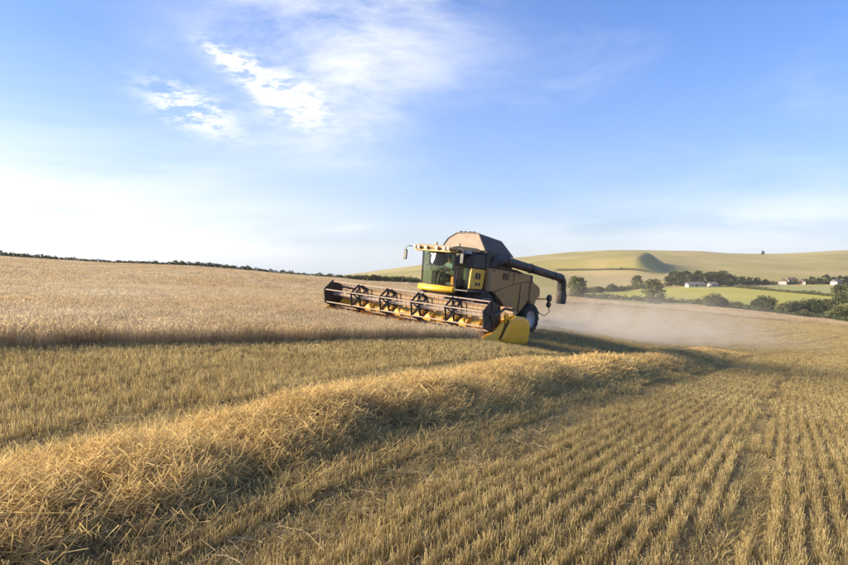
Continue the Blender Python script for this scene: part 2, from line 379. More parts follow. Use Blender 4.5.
def field_material():
    m = MT('field_soil'); p = m.pos()
    t = m.node('ShaderNodeAttribute', attribute_name='row').outputs['Fac']
    n1 = m.noise(p, 0.35, 6, 0.62); n2 = m.noise(p, 9.0, 6, 0.7); n3 = m.noise(p, 60.0, 3, 0.6); n4 = m.noise(p, 0.05, 4, 0.6)
    def wv(period, ph, pw):
        s = m.math('SINE', m.math('MULTIPLY', m.math('ADD', t, m.math('MULTIPLY', m.math('SUBTRACT', n1, 0.5), 1.1)), 2 * math.pi / period)); return m.math('POWER', m.math('ABSOLUTE', s), pw)
    lanes = wv(9.2 * 2, 0, 6.0); lanes2 = wv(2.3, 0.4, 2.0)
    f = m.math('ADD', m.math('MULTIPLY', n2, 0.5), m.math('MULTIPLY', n3, 0.5))
    c = m.ramp(f, [(0.30, (0.17, 0.115, 0.05)), (0.47, (0.33, 0.24, 0.105)), (0.62, (0.50, 0.38, 0.17))])
    far = m.ramp(m.math('ADD', m.math('MULTIPLY', n1, 0.55), m.math('MULTIPLY', n2, 0.45)), [(0.36, (0.31, 0.225, 0.11)), (0.62, (0.42, 0.31, 0.155))])
    far = m.mix(m.math('MULTIPLY', lanes, 0.7), far, (0.50, 0.385, 0.20)); far = m.mix(m.math('MULTIPLY', lanes2, 0.25), far, (0.30, 0.215, 0.11))
    far = m.mix(m.map(n4, 0.4, 0.62, 0.0, 0.35), far, (0.36, 0.265, 0.135))
    ln = m.node('ShaderNodeVectorMath', operation='LENGTH'); m.l.new(p, ln.inputs[0])
    c = m.mix(m.map(ln.outputs['Value'], 22, 60), c, far)
    m.base(c, 0.95, 0, 0.2); m.bump(m.math('ADD', n2, m.math('MULTIPLY', n3, 0.4)), 0.7, 0.05); return m.mat
def land_material(name, stops, patch, fine_amt=0.25):
    m = MT(name); p = m.pos(); a = m.noise(p, patch, 6, 0.6); b = m.noise(p, patch * 14, 5, 0.65); st = m.noise(p, patch * 3, 4, 0.55, (1, 0.25, 1))
    f = m.math('ADD', m.math('ADD', m.math('MULTIPLY', a, 0.6), m.math('MULTIPLY', st, 0.4 - fine_amt * 0.3)), m.math('MULTIPLY', b, fine_amt * 0.6))
    m.base(m.ramp(f, stops), 0.95, 0, 0.1); return m.mat

gk = np.linspace(0, 1, 230)
re_ = field_edge(TH)
rf = 0.05 * (re_ / 0.05)[None] ** (np.concatenate([[0, .2, .35, .45], np.linspace(0.5, 1, 226)])[:, None])
field, fv = polar_mesh('harvested_field', rf, TH, field_material())
rowt, _ = row_offset(fv[:, 0], fv[:, 1])
at_ = field.data.attributes.new('row', 'FLOAT', 'POINT'); at_.data.foreach_set('value', rowt.astype(np.float32))

# land beyond the field, cut into meadow and downland by plan outlines traced onto the terrain
def poly_of(pts): return np.array([ground_at(*p)[:2] for p in pts])
def inside(poly, x, y):
    c = np.zeros(len(x), bool); n = len(poly)
    for i in range(n):
        (x1, y1), (x2, y2) = poly[i], poly[(i + 1) % n]
        k = (y1 > y) != (y2 > y); c ^= k & (x < (x2 - x1) * (y - y1) / (y2 - y1 + 1e-12) + x1)
    return c
MEAD = poly_of([(556, 297), (562, 295), (596, 292.5), (640, 289.5), (690, 287), (736, 287.2), (790, 292.5), (832, 296.5), (870, 302), (900, 312), (820, 308.5), (760, 305.5), (700, 302.5), (640, 301)])
MEAD2 = poly_of([(738, 286.6), (780, 286), (870, 287), (900, 300), (832, 295.5), (790, 291.5)])
SLOPE = poly_of([(556, 286), (556, 273), (600, 271), (650, 273), (668, 279), (640, 285), (600, 287)])
gr = (2600 / re_)[None] ** np.linspace(0, 1, 260)[:, None] * re_[None]
def k_m(c): return inside(MEAD, c[:, 0], c[:, 1])
def k_m2(c): return inside(MEAD2, c[:, 0], c[:, 1])
def k_s(c): return inside(SLOPE, c[:, 0], c[:, 1]) & ~k_m(c)
THF = np.concatenate([np.linspace(-math.pi, -0.95, 60)[:-1], np.linspace(-0.95, 0.05, 200)[:-1], np.linspace(0.05, 0.72, 420)[:-1], np.linspace(0.72, math.pi, 90)])
reF = field_edge(THF); grF = (2600 / reF)[None] ** np.linspace(0, 1, 240)[:, None] * reF[None]
M['meadow'] = land_material('meadow_grass', [(0.35, (0.31, 0.30, 0.055)), (0.62, (0.40, 0.36, 0.085))], 0.02)
M['meadow2'] = land_material('pale_meadow_grass', [(0.35, (0.25, 0.25, 0.09)), (0.62, (0.33, 0.31, 0.125))], 0.02)
M['down'] = land_material('downland_grass', [(0.34, (0.19, 0.185, 0.055)), (0.50, (0.30, 0.26, 0.085)), (0.64, (0.38, 0.30, 0.125))], 0.006)
M['stub_far'] = land_material('far_stubble', [(0.35, (0.30, 0.25, 0.11)), (0.62, (0.39, 0.31, 0.145))], 0.012)
polar_mesh('meadow', grF, THF, M['meadow'], k_m)
polar_mesh('pasture', grF, THF, M['meadow2'], k_m2)
polar_mesh('hill_slope', grF, THF, M['stub_far'], k_s)
polar_mesh('hills', grF, THF, M['down'], lambda c: ~(k_m(c) | k_m2(c) | k_s(c)))

# ------------------------------------------------------------------ scatter by geometry nodes (uncountable stuff only)
def scatter(name, pts, rot, scl, idx, sources, label, cat):
    me = bpy.data.meshes.new(name); me.vertices.add(len(pts)); me.vertices.foreach_set('co', pts.astype(np.float32).ravel())
    for nm, ty, d, key in (('rot', 'FLOAT_VECTOR', rot, 'vector'), ('scl', 'FLOAT_VECTOR', scl, 'vector'), ('pick', 'INT', idx, 'value')):
        a = me.attributes.new(nm, ty, 'POINT'); a.data.foreach_set(key, np.ascontiguousarray(d, dtype=np.int32 if ty == 'INT' else np.float32).ravel())
    o = link_mesh(name, me); tag(o, label, cat, None, 'stuff')
    ng = bpy.data.node_groups.new(name, 'GeometryNodeTree')
    ng.interface.new_socket('Geometry', in_out='INPUT', socket_type='NodeSocketGeometry'); ng.interface.new_socket('Geometry', in_out='OUTPUT', socket_type='NodeSocketGeometry')
    n, l = ng.nodes, ng.links
    gi, go = n.new('NodeGroupInput'), n.new('NodeGroupOutput'); iop = n.new('GeometryNodeInstanceOnPoints'); jn = n.new('GeometryNodeJoinGeometry')
    for s in reversed(sources):          # a multi-input socket lists its links last first
        oi = n.new('GeometryNodeObjectInfo'); oi.inputs['Object'].default_value = s; oi.inputs['As Instance'].default_value = True
        l.new(oi.outputs['Geometry'], jn.inputs[0])
    def na(nm, ty):
        a = n.new('GeometryNodeInputNamedAttribute'); a.data_type = ty; a.inputs['Name'].default_value = nm; return a.outputs['Attribute']
    e2r = n.new('FunctionNodeEulerToRotation'); l.new(na('rot', 'FLOAT_VECTOR'), e2r.inputs[0])
    l.new(gi.outputs[0], iop.inputs['Points']); l.new(jn.outputs[0], iop.inputs['Instance']); iop.inputs['Pick Instance'].default_value = True
    l.new(na('pick', 'INT'), iop.inputs['Instance Index']); l.new(e2r.outputs[0], iop.inputs['Rotation']); l.new(na('scl', 'FLOAT_VECTOR'), iop.inputs['Scale'])
    l.new(iop.outputs[0], go.inputs[0]); md = o.modifiers.new('scatter', 'NODES'); md.node_group = ng; return o
def source(name, v, f, mat):
    me = np_mesh(name, v, f); me.materials.append(mat); return bpy.data.objects.new(name, me)
def ribbon(v, f, pts, w, side):
    b = len(v); n = len(pts)
    for i, p in enumerate(pts):
        ww = w[i] if isinstance(w, (list, tuple)) else w
        v.append(tuple(p - side * ww / 2)); v.append(tuple(p + side * ww / 2))
    for i in range(n - 1): f.append((b + 2 * i, b + 2 * i + 1, b + 2 * i + 3, b + 2 * i + 2))
def rv(): a = random.uniform(0, 2 * math.pi); return np.array([math.cos(a), math.sin(a), 0.0])
def stub_tuft(k, n, h, spread, w, lean):
    random.seed(100 + k); v, f = [], []
    for _ in range(n):
        p = np.array([random.gauss(0, spread * .55), random.gauss(0, spread), -0.02]); l = rv() * abs(random.gauss(0, lean)); hh = h * random.uniform(0.55, 1.12)
        top = p + np.array([l[0] * hh, l[1] * hh, hh]); s = rv()
        if random.random() < 0.18:      # snapped stem
            mid = p + (top - p) * random.uniform(.4, .7); e = mid + (rv() + np.array([0, 0, random.uniform(-.6, .2)])) * random.uniform(.05, .12); ribbon(v, f, [p, mid, e], w, s)
        else:
            ribbon(v, f, [p, top], [w, w * .9], s)
            if random.random() < .5: ribbon(v, f, [p, p + (top - p) * .9], w * .8, np.cross(s, [0, 0, 1.]))
        if random.random() < 0.35:      # dry leaf blade
            q = p + (top - p) * random.uniform(.2, .8); d = rv(); ribbon(v, f, [q, q + d * .04 + np.array([0, 0, .03]), q + d * .10 + np.array([0, 0, -.02])], [w * 1.2, w, w * .3], np.cross(d, [0, 0, 1.]))
    return v, f
def straw_clump(k, n, rad, w, lift):
    random.seed(300 + k); v, f = [], []
    for _ in range(n):
        c = rv() * random.uniform(0, rad); d = rv() + np.array([0, 0, random.gauss(0, lift)]); d /= np.linalg.norm(d); L = random.uniform(.10, .34)
        s = np.cross(d, np.array([0, 0, 1.])) * random.uniform(-1, 1) + np.array([0, 0, random.uniform(-1, 1)]); s -= d * (s @ d); s /= max(np.linalg.norm(s), 1e-3)
        bend = (rv() * .6 + np.array([0, 0, random.uniform(-.9, .7)])) * L * random.uniform(0.05, .75); c = c + np.array([0, 0, random.uniform(0, .05)])
        pts = [c - d * L / 2 - bend * .5, c - d * L / 6 + bend * .12, c + d * L / 6 + bend * .12, c + d * L / 2 - bend * .5]
        ribbon(v, f, pts, random.uniform(.7, 1.3) * w, s)
    return v, f
def crop_tuft(k, n, h, spread, w):
    random.seed(500 + k); v, f = [], []
    for _ in range(n):
        p = np.array([random.gauss(0, spread), random.gauss(0, spread), -0.02]); d = rv(); le = abs(random.gauss(.05, .09)); hh = h * random.uniform(.72, 1.10); s = rv()
        mid = p + d * le * hh * .5 + np.array([0, 0, hh * .6]); top = p + d * le * hh * 1.6 + np.array([0, 0, hh * .95])
        ribbon(v, f, [p, mid, top], [w, w, w * .8], s)
        nod = d * random.uniform(.02, .07) + np.array([0, 0, random.uniform(-.05, .05)])
        ribbon(v, f, [top, top + nod * .5 + np.array([0, 0, .012]), top + nod * 1.25], [w * 1.2, w * 3.2, w * .5], s)       # ear
        if random.random() < .7:
            q = p + (mid - p) * random.uniform(.4, 1); e = rv(); ribbon(v, f, [q, q + e * .06 + np.array([0, 0, .03]), q + e * .14 + np.array([0, 0, -.05])], [w * 1.4, w * 1.1, w * .3], np.cross(e, [0, 0, 1.]))
    return v, f
M['stubble'] = straw_mat('stubble', [(0.37, 0.29, 0.115), (0.56, 0.445, 0.19), (0.68, 0.56, 0.285), (0.44, 0.36, 0.165)], 0.5, 0.48, patch_lo=(0.80, 0.77, 0.72))
M['straw'] = straw_mat('straw', [(0.66, 0.485, 0.18), (0.84, 0.655, 0.31), (0.74, 0.55, 0.22), (0.57, 0.44, 0.20)], 1.2, 0.42, patch_lo=(0.82, 0.78, 0.72))
M['litter'] = straw_mat('chaff', [(0.40, 0.31, 0.15), (0.52, 0.42, 0.22), (0.60, 0.50, 0.30)], 0.8, 0.3, patch_lo=(0.8, 0.78, 0.75))
M['crop'] = straw_mat('ripe_crop', [(0.54, 0.48, 0.34), (0.74, 0.67, 0.51), (0.66, 0.56, 0.35), (0.66, 0.60, 0.47)], 0.06, 0.52, patch_lo=(0.88, 0.75, 0.56), mottle=0.65)
ST_N = [source('stubble_tuft', *stub_tuft(k, 14, .165, .040, .0048, .19), M['stubble']) for k in range(6)]
ST_M = [source('stubble_tuft_far', *stub_tuft(20 + k, 12, .165, .06, .011, .18), M['stubble']) for k in range(4)]
ST_B = [source('bent_stubble', *stub_tuft(40 + k, 16, .12, .055, .0052, 1.0), M['stubble']) for k in range(4)]
SW_N = [source('straw_clump', *straw_clump(k, 16, .13, .0050, .60), M['straw']) for k in range(8)]
SW_F = [source('straw_clump_far', *straw_clump(20 + k, 14, .17, .010, .6), M['straw']) for k in range(5)]
LI = [source('litter_clump', *straw_clump(50 + k, 9, .16, .0048, .10), M['litter']) for k in range(5)]
CR_N = [source('crop_tuft', *crop_tuft(k, 15, .48, .10, .0072), M['crop']) for k in range(6)]
CR_E = [source('crop_edge', *crop_tuft(60 + k, 7, .50, .06, .0090), M['crop']) for k in range(4)]
CR_M = [source('crop_patch', *crop_tuft(20 + k, 24, .48, .17, .011), M['crop']) for k in range(4)]
CR_F = [source('crop_patch_far', *crop_tuft(40 + k, 46, .48, .55, .036), M['crop']) for k in range(3)]

def in_view(x, y, ml=0.80, mr=0.80, back=1.6): return (y > 0.6) & (x > -ml * y - back) & (x < mr * y + back)
SW_HALF, SW_HT = 1.02, 0.36
def swath_h(t, s):       # cross section of the straw windrow, uneven along its length
    hw = SW_HALF * (1 + .10 * np.sin(s * 1.1 + 1) + .07 * np.sin(s * 2.7)); top = SW_HT * (1 + .13 * np.sin(s * .9) + .10 * np.sin(s * 2.3 + 2) + .06 * np.sin(s * 5.1))
    u = np.clip(np.abs(t - .10 * np.sin(s * .7)) / hw, 0, 1); return top * (1 - u ** 2.2) ** 1.0
S_SW0, S_SW1 = 8.0, None
jn = np.argmin(np.hypot(PL[:, 0] - 20, PL[:, 1] - 43)); S_SW1 = SA[jn]
def taper(s): return np.clip((S_SW1 - s) / 9.0, 0, 1) ** .7
def path_pt(s, t):
    x = np.interp(s, SA, PL[:, 0]) + t * np.interp(s, SA, NR[:, 0]); y = np.interp(s, SA, PL[:, 1]) + t * np.interp(s, SA, NR[:, 1]); return x, y

# stubble rows
def make_stubble():
    P_, Rr, Sc, Ix = [], [], [], []; src = ST_N + ST_M + ST_B
    for t in np.concatenate([np.arange(-30, 34, 0.175), np.arange(-90, -30, .5), np.arange(34, 70, .5)]):
        s = np.arange(4, SA[-1] - 30, 0.034); s = s + RNG.uniform(-.03, .03, len(s))
        tt = t + RNG.normal(0, .024, len(s)) + .04 * np.sin(s * .21 + t * .7)
        x, y = path_pt(s, tt); r = np.hypot(x, y); yaw = -np.arctan2(np.interp(s, SA, TG[:, 0]), np.interp(s, SA, TG[:, 1]))
        keep = in_view(x, y) & (r < 190) & ~in_crop(x, y)
        keep &= RNG.random(len(s)) < np.clip(np.where(r < 9, 1.0, np.where(r < 24, .62, 9.5 / r)), .07, 1)
        keep &= ~((np.abs(tt) < SW_HALF * .8) & (s < S_SW1 - 4))
        ph1, ph2 = RNG.uniform(0, 6.28, 2); gap = np.sin(s * 1.3 + ph1) + np.sin(s * .47 + ph2); keep &= ~((gap > 1.75) & (RNG.random(len(s)) < .5))
        wob = .12 * np.sin(s * .8) + .08 * np.sin(s * 2.1); track = (np.abs(tt - 1.95 + wob) < .30) | (np.abs(tt + 1.95 + wob) < .30) | (np.abs(tt - 10.9) < .25) | (np.abs(tt - 7.3 + wob) < .25) | (np.abs(tt - 4.5 + wob) < .16) | (np.abs(tt - 14.2 + wob) < .25)
        keep &= ~(track & (RNG.random(len(s)) < .25)); lane = np.abs(np.abs((tt + 4.6) % 9.2 - 4.6) - 1.95) < .42; keep &= ~(lane & (r > 24) & (np.abs(tt) > 3) & (RNG.random(len(s)) < .8)); keep &= (r > 1.8)
        x, y, r, tk, yaw = x[keep], y[keep], r[keep], track[keep], yaw[keep]; n = len(x)
        if not n: continue
        fr = np.clip((r - 20) / 70, 0, 2)
        ix = np.where(tk, RNG.integers(10, 14, n), np.where(r < 15, RNG.integers(0, 6, n), RNG.integers(6, 10, n)))
        sz = RNG.uniform(.78, 1.15, n) * (1 + .12 * np.sin(x * .8) * np.sin(y * .6)); wd = sz * (1 + 1.6 * fr)
        P_.append(np.c_[x, y, np.zeros(n)]); Sc.append(np.c_[wd, wd, sz]); Ix.append(ix)
        Rr.append(np.c_[RNG.normal(0, .09, n), RNG.normal(0, .09, n), yaw + RNG.normal(0, .25, n) + np.pi * RNG.integers(0, 2, n)])
    P_ = np.concatenate(P_); P_[:, 2] = H(P_[:, 0], P_[:, 1])
    print('stubble', len(P_))
    return scatter('stubble', P_, np.concatenate(Rr), np.concatenate(Sc), np.concatenate(Ix), src, 'cut cereal stubble standing in rows on the harvested ground', 'stubble')
make_stubble()

def make_litter():
    n0 = 75000; s = RNG.uniform(6, 75, n0) ** 1.0; t = RNG.uniform(-14, 14, n0); x, y = path_pt(s, t); r = np.hypot(x, y)
    k = in_view(x, y) & ~in_crop(x, y) & (RNG.random(n0) < np.clip(14 / (r + 1), .2, 1)) & (np.abs(t) > .9)
    near = np.exp(-((np.abs(t) - 1.8) / .6) ** 2); k &= RNG.random(n0) < (.30 + .7 * near)
    x, y = x[k], y[k]; n = len(x); p = np.c_[x, y, H(x, y) + .015]
    return scatter('chaff_litter', p, np.c_[RNG.normal(0, .1, n), RNG.normal(0, .1, n), RNG.uniform(0, 6.28, n)], RNG.uniform(.6, 1.2, (n, 1)) * np.ones((1, 3)), RNG.integers(0, 5, n), LI, 'loose chopped straw and chaff scattered between the stubble rows', 'chaff')
make_litter()

# straw windrow: a mound with loose straw heaped over it
def make_windrow():
    ss = np.arange(S_SW0, S_SW1, .10); ts = np.linspace(-1.45, 1.45, 27); S, T = np.meshgrid(ss, ts, indexing='ij')
    x, y = path_pt(S.ravel(), T.ravel()); h = swath_h(T.ravel(), S.ravel()) * taper(S.ravel()) - .05 + RNG.normal(0, .012, S.size)
    v = np.c_[x, y, H(x, y) + h]; nt = len(ts); i = np.arange(len(ss) - 1)[:, None] * nt + np.arange(nt - 1)[None]
    f = np.stack([i, i + nt, i + nt + 1, i + 1], -1).reshape(-1, 4)[:, ::-1]
    m = MT('matted_straw'); p = m.pos(); a = m.noise(p, 24, 6, 0.75, (1, 1, 2.5), 1.5)
    m.base(m.ramp(a, [(0.3, (0.18, 0.125, 0.05)), (0.5, (0.38, 0.27, 0.11)), (0.68, (0.55, 0.40, 0.18))]), .9, 0, .2).bump(a, 1.0, .06)
    o = link_mesh('straw_windrow', np_mesh('straw_windrow', v, f), m.mat)
    tag(o, 'long heaped row of loose golden straw left on the stubble', 'straw row', None, 'stuff')
    def clumps(s0, s1, dens, src, off):
        n = int((s1 - s0) * 2.9 * dens); s = RNG.uniform(s0, s1, n); t = RNG.uniform(-1.42, 1.42, n)
        x, y = path_pt(s, t); tp = taper(s); h = swath_h(t, s) * tp
        k = in_view(x, y, .95, .95, 3.0); s, t, x, y, h, tp = s[k], t[k], x[k], y[k], h[k], tp[k]; n = len(s)
        dh = (swath_h(t + .05, s) - swath_h(t - .05, s)) / .1 * tp
        a = np.arctan(-dh); nx = np.interp(s, SA, NR[:, 0]); ny = np.interp(s, SA, NR[:, 1])
        rx = RNG.normal(0, .18, n) + ny * -0 ; yaw = RNG.uniform(0, 6.28, n)
        # tilt about the path direction so clumps lie on the flank
        eul = []
        for q in range(n):
            ax = Vector((-ny[q], nx[q], 0)); mt = Matrix.Rotation(-a[q] * .8, 3, ax) @ Matrix.Rotation(random.gauss(0, .22), 3, 'X') @ Matrix.Rotation(yaw[q], 3, 'Z'); eul.append(tuple(mt.to_euler()))
        p = np.c_[x, y, H(x, y) + h + RNG.uniform(-.05, .035, n)]
        sc_ = RNG.uniform(.75, 1.25, n)
        return p, np.array(eul), sc_[:, None] * np.ones((1, 3)), RNG.integers(0, len(src), n) + off
    parts = [clumps(S_SW0 + 2, 52, 150, SW_N, 0), clumps(52, S_SW1, 85, SW_F, len(SW_N))]
    # the near path lies between s=~25 and 50; far end is thinner
    pp, rr, s2, ii = [np.concatenate([q[k] for q in parts]) for k in range(4)]
    print('straw', len(pp))
    so = scatter('loose_straw', pp, rr, s2, ii, SW_N + SW_F, 'tangled straw stalks covering the heaped straw row', 'straw')
make_windrow()

CROP2 = poly_of([(548, 302), (600, 305), (700, 313), (780, 320.5), (848, 327), (900, 332), (920, 322), (848, 319), (780, 313), (700, 306), (640, 302), (556, 297)])
def make_crop():
    P_, Sc, Ix = [], [], []
    def grid(x0, x1, y0, y1, step, jit):
        X, Y = np.meshgrid(np.arange(x0, x1, step), np.arange(y0, y1, step)); X = X.ravel() + RNG.uniform(-jit, jit, X.size) * step; Y = Y.ravel() + RNG.uniform(-jit, jit, Y.size) * step; return X, Y
    def edge_jit(x, y): return in_crop(x + .05 * np.sin(y * 5.3), y + .05 * np.sin(x * 4.1)) & ~under_machine(x, y)
    def under_machine(x, y):
        a = (x - HO[0]) * HFh[0] + (y - HO[1]) * HFh[1]; b = (x - HO[0]) * HLh[0] + (y - HO[1]) * HLh[1]; return (a > -6) & (a < 3.85) & (np.abs(b) < 4.75)
    bands = [(0, 34, .16, 0, 6, 1.0), (34, 75, .25, 6, 4, 1.0), (75, 275, .85, 10, 3, 1.0)]
    for r0, r1, step, i0, ni, s0 in bands:
        x, y = grid(-r1 if r1 < 100 else -190, 30 if r1 < 40 else (60 if r1 < 100 else 175), -6 if r1 < 40 else 5, r1, step, .5); r = np.hypot(x, y); th = np.arctan2(x, y)
        k = (r >= r0) & (r < np.minimum(r1, field_edge(th) - 2)) & (edge_jit(x, y) | inside(CROP2, x, y)) & (x > (-1.5 * np.maximum(y, 0) - 22 if r1 < 40 else -.95 * y - 12))
        # tramlines: sprayer wheel gaps across the crop
        b = (x - HO[0]) * HLh[0] + (y - HO[1]) * HLh[1]
        tram = np.abs(((b + 11) % 24) - 12); k &= ~(((tram < .28) | (np.abs(tram - 1.9) < .28)) & (b < -8))
        x, y = x[k], y[k]; n = len(x); P_.append(np.c_[x, y, np.zeros(n)])
        hz = RNG.uniform(.88, 1.1, n) * (1 + .07 * np.sin(x * .35) * np.sin(y * .27 + 1)); wd = RNG.uniform(.9, 1.15, n); Sc.append(np.c_[wd, wd, hz]); Ix.append(RNG.integers(i0, i0 + ni, n))
    a = np.arange(3.9, 34, .045); a = a + RNG.uniform(-.03, .03, len(a)); b = 4.34 + RNG.normal(0, .07, len(a)); n = len(a)
    P_.append(np.c_[HO[0] + HFh[0] * a + HLh[0] * b, HO[1] + HFh[1] * a + HLh[1] * b, np.zeros(n)]); Sc.append(np.c_[np.ones(n), np.ones(n), RNG.uniform(.7, 1.12, n)]); Ix.append(RNG.integers(13, 17, n))
    P_ = np.concatenate(P_); P_[:, 2] = H(P_[:, 0], P_[:, 1]); n = len(P_); print('crop', n)
    return scatter('standing_crop', P_, np.c_[RNG.normal(0, .07, n), RNG.normal(0, .07, n), RNG.uniform(0, 6.28, n)], np.concatenate(Sc), np.concatenate(Ix), CR_N + CR_M + CR_F + CR_E, 'ripe standing cereal crop not yet cut, with a sharp cut edge', 'crop')
make_crop()
# ------------------------------------------------------------------ combine harvester (local axes: x forward, y left, z up)
HV = empty('combine_harvester')
HV.matrix_world = Matrix(((HF[0], HL[0], HU[0], HO[0]), (HF[1], HL[1], HU[1], HO[1]), (HF[2], HL[2], HU[2], HO[2]), (0, 0, 0, 1)))
tag(HV, 'dusty yellow combine harvester with wide reel header cutting the standing crop', 'combine harvester')
def part(name, bm, mat, parent=None, smooth=False): return obj(name, bm, M[mat], parent or HV, smooth)

def build_body():
    ch = part('chassis', box(-4.0, 0.9, -1.42, 1.42, 1.12, 2.86, .04), 'dark')
    bm = B(); tube(bm, [(0, -1.2, .95), (0, 1.2, .95)], .17, 10); tube(bm, [(-3.9, -1.15, .72), (-3.9, 1.15, .72)], .11, 10); bx(bm, -2.6, -1.2, -.7, .7, .75, 1.12); part('axle', bm, 'dark', ch)
    for s in (1, -1):
        up_ = [(.10, 2.95), (-3.40, 2.87), (-3.50, 2.56), (-2.7, 2.47), (-1.75, 2.30), (-.95, 2.08), (-.45, 1.93), (.10, 1.92)]
        lo_ = [(-.47, 1.90), (-.97, 2.05), (-1.77, 2.27), (-2.72, 2.44), (-3.42, 2.54), (-3.42, 1.62), (-3.05, 1.35), (-2.75, .98), (-2.45, .80), (-2.20, .82), (-1.60, 1.20), (-1.12, 1.56), (-.80, 1.78)]
        rr_ = [(-3.46, 2.55), (-3.72, 2.50), (-4.22, 2.36), (-4.36, 2.20), (-4.38, 1.88), (-4.15, 1.70), (-3.72, 1.50), (-3.46, 1.60)]
        def sheet(poly, out, bow):
            bm = B(); prism(bm, poly, s * 1.46, s * (1.46 + out), .035)
            # bow the outer skin: dish towards the edges
            for v in bm.verts:
                if abs(v.co.y) > 1.47: v.co.y += s * bow * max(0, 1 - ((v.co.z - 2.0) / 1.05) ** 2)
            return bm
        part('side_panel', sheet(up_, .15, .05), 'yellow_dusty', smooth=True)
        part('side_panel', sheet(lo_, .11, .06), 'yellow_dusty', smooth=True)
        part('rear_panel', sheet(rr_, .16, .05), 'yellow_dusty', smooth=True)
    sd_ = part('panel_seam', box(-1.98, -1.965, 1.64, 1.668, 2.34, 2.90), 'dark')
    part('panel_seam', box(-2.64, -2.625, 1.585, 1.64, 1.05, 2.42), 'dark')
    for x in (-.35, -1.6, -2.4, -3.1): part('latch', box(x - .06, x + .06, 1.63, 1.672, 2.84, 2.88, .008), 'black')
    for i in range(6): part('grille_slat', box(-1.55, -1.05, 1.655, 1.690, 2.52 + .05 * i, 2.545 + .05 * i), 'dark')
    part('rear_hood', prism(B(), [(-3.4, 2.84), (-4.05, 2.72), (-4.55, 2.3), (-4.6, 1.5), (-4.1, 1.2), (-3.4, 1.1)], -1.35, 1.35, .05), 'tan')
    part('engine_hood', prism(B(), [(-1.9, 2.9), (-1.9, 3.12), (-3.1, 3.02), (-3.9, 2.88)], -1.1, 1.1, .04), 'dark')
    # straw chopper with spreader, lamps and rear ladder
    cp = part('straw_chopper', prism(B(), [(-4.35, 1.55), (-4.75, 1.55), (-5.0, 1.25), (-4.9, 1.0), (-4.3, .95)], -1.15, 1.15, .03), 'dark')
    bm = B()
    for y in np.linspace(-1.0, 1.0, 9): prism(bm, [(-4.9, 1.22), (-5.25, 1.02), (-5.25, .92), (-4.85, 1.0)], y - .012, y + .012)
    part('deflector_vanes', bm, 'black', cp)
    bm = B(); tube(bm, [(-4.6, 1.3, 1.72), (-4.8, 1.55, 1.75), (-5.05, 1.78, 1.78)], .03, 6); part('lamp_bracket', bm, 'black')
    for zz, rr in ((1.82, .19), (1.50, .15)):
        bm = B(); lathe_y(bm, [(0, -.07), (rr * .9, -.07), (rr, 0), (rr * .85, .06), (0, .07)], -5.08, 1.80, zz, 14); part('rear_lamp', bm, 'black', None, True)
    bm = B(); tube(bm, [(-4.6, 1.25, 1.35), (-4.95, 1.45, 1.0), (-5.2, 1.55, .92), (-5.55, 1.6, 1.12), (-5.4, 1.6, 1.45)], .022, 6); part('guard_rail', bm, 'black')
    # grain tank
    gt = part('grain_tank', prism(B(), [(.10, 2.88), (.10, 3.66), (.0, 3.70), (-1.78, 3.62), (-1.95, 3.50), (-2.05, 2.93)], -1.47, 1.47, .03), 'dark')
    for s in (1, -1): part('tank_shoulder', prism(B(), [(1.02, 2.88), (.98, 3.30), (.60, 3.46), (.11, 3.50), (.11, 2.88)], s * 1.03, s * 1.46, .03), 'dark', gt)
    bm = B()
    for x in (-1.5, -.9, -.3): bx(bm, x - .03, x + .03, 1.47, 1.50, 2.97, 3.50)
    bx(bm, -1.98, .09, 1.475, 1.52, 3.48, 3.53); part('rib', bm, 'black', gt)
    b0, b1, t0, t1, yb, yt, zb, zt = .08, -2.20, -.08, -1.95, 1.36, .76, 3.70, 4.47
    zr = 3.58
    def slab(q, th, d): # thick panel from a quad, pushed along d
        d = Vector(d); v = [Vector(p) for p in q]; bm = B(); hexa(bm, [*v, *[p - d * th for p in v]]); return bm
    # cross section of the raised covers: steep left flank, two-facet right flank
    SEC = [(-1.16, 0.0), (-.92, .60), (-.50, .97), (.05, 1.03), (yt, 1.0), (yb, 0.0)]
    def sec(x, k): z0 = zb + (zr - zb) * (b0 - x) / (b0 - b1); hh = (zt - zb) - .09 * (b0 - x) / (b0 - b1); return Vector((x, SEC[k][0], z0 + hh * SEC[k][1]))
    bm = B(); prv = [bm.verts.new(sec(b0 - .2 * SEC[k][1], k)) for k in range(6)]; bk = [bm.verts.new(v.co - Vector((.03, 0, 0))) for v in prv]
    bm.faces.new(prv); bm.faces.new(bk[::-1])
    for k in range(6): bm.faces.new((prv[k], bk[k], bk[(k + 1) % 6], prv[(k + 1) % 6]))
    part('extension_front', bm, 'tank_front', gt)
    for k in range(5):
        q = [sec(b0 - .2 * SEC[k][1], k), sec(b1 + .25 * SEC[k][1], k), sec(b1 + .25 * SEC[k + 1][1], k + 1), sec(b0 - .2 * SEC[k + 1][1], k + 1)]
        nrm = (q[1] - q[0]).cross(q[3] - q[0]).normalized(); nrm = nrm if nrm.z > 0 or abs(nrm.y) > .9 else -nrm
        part('extension_side' if k in (0, 1, 4) else 'tank_cover', slab([p + nrm * .012 for p in q], .03, nrm), 'greydark', gt)
        if k == 4:
            for j in range(1, 5):
                u = j / 5; a_ = q[0].lerp(q[1], u) + nrm * .012; c_2 = q[3].lerp(q[2], u) + nrm * .012; part('cover_seam', tube(B(), [a_, c_2], .016, 5), 'dark', gt)
        part('edge_trim', tube(B(), [q[0] + Vector((.012, 0, .01)), q[3] + Vector((.012, 0, .01))], .026, 6), 'dark', gt)
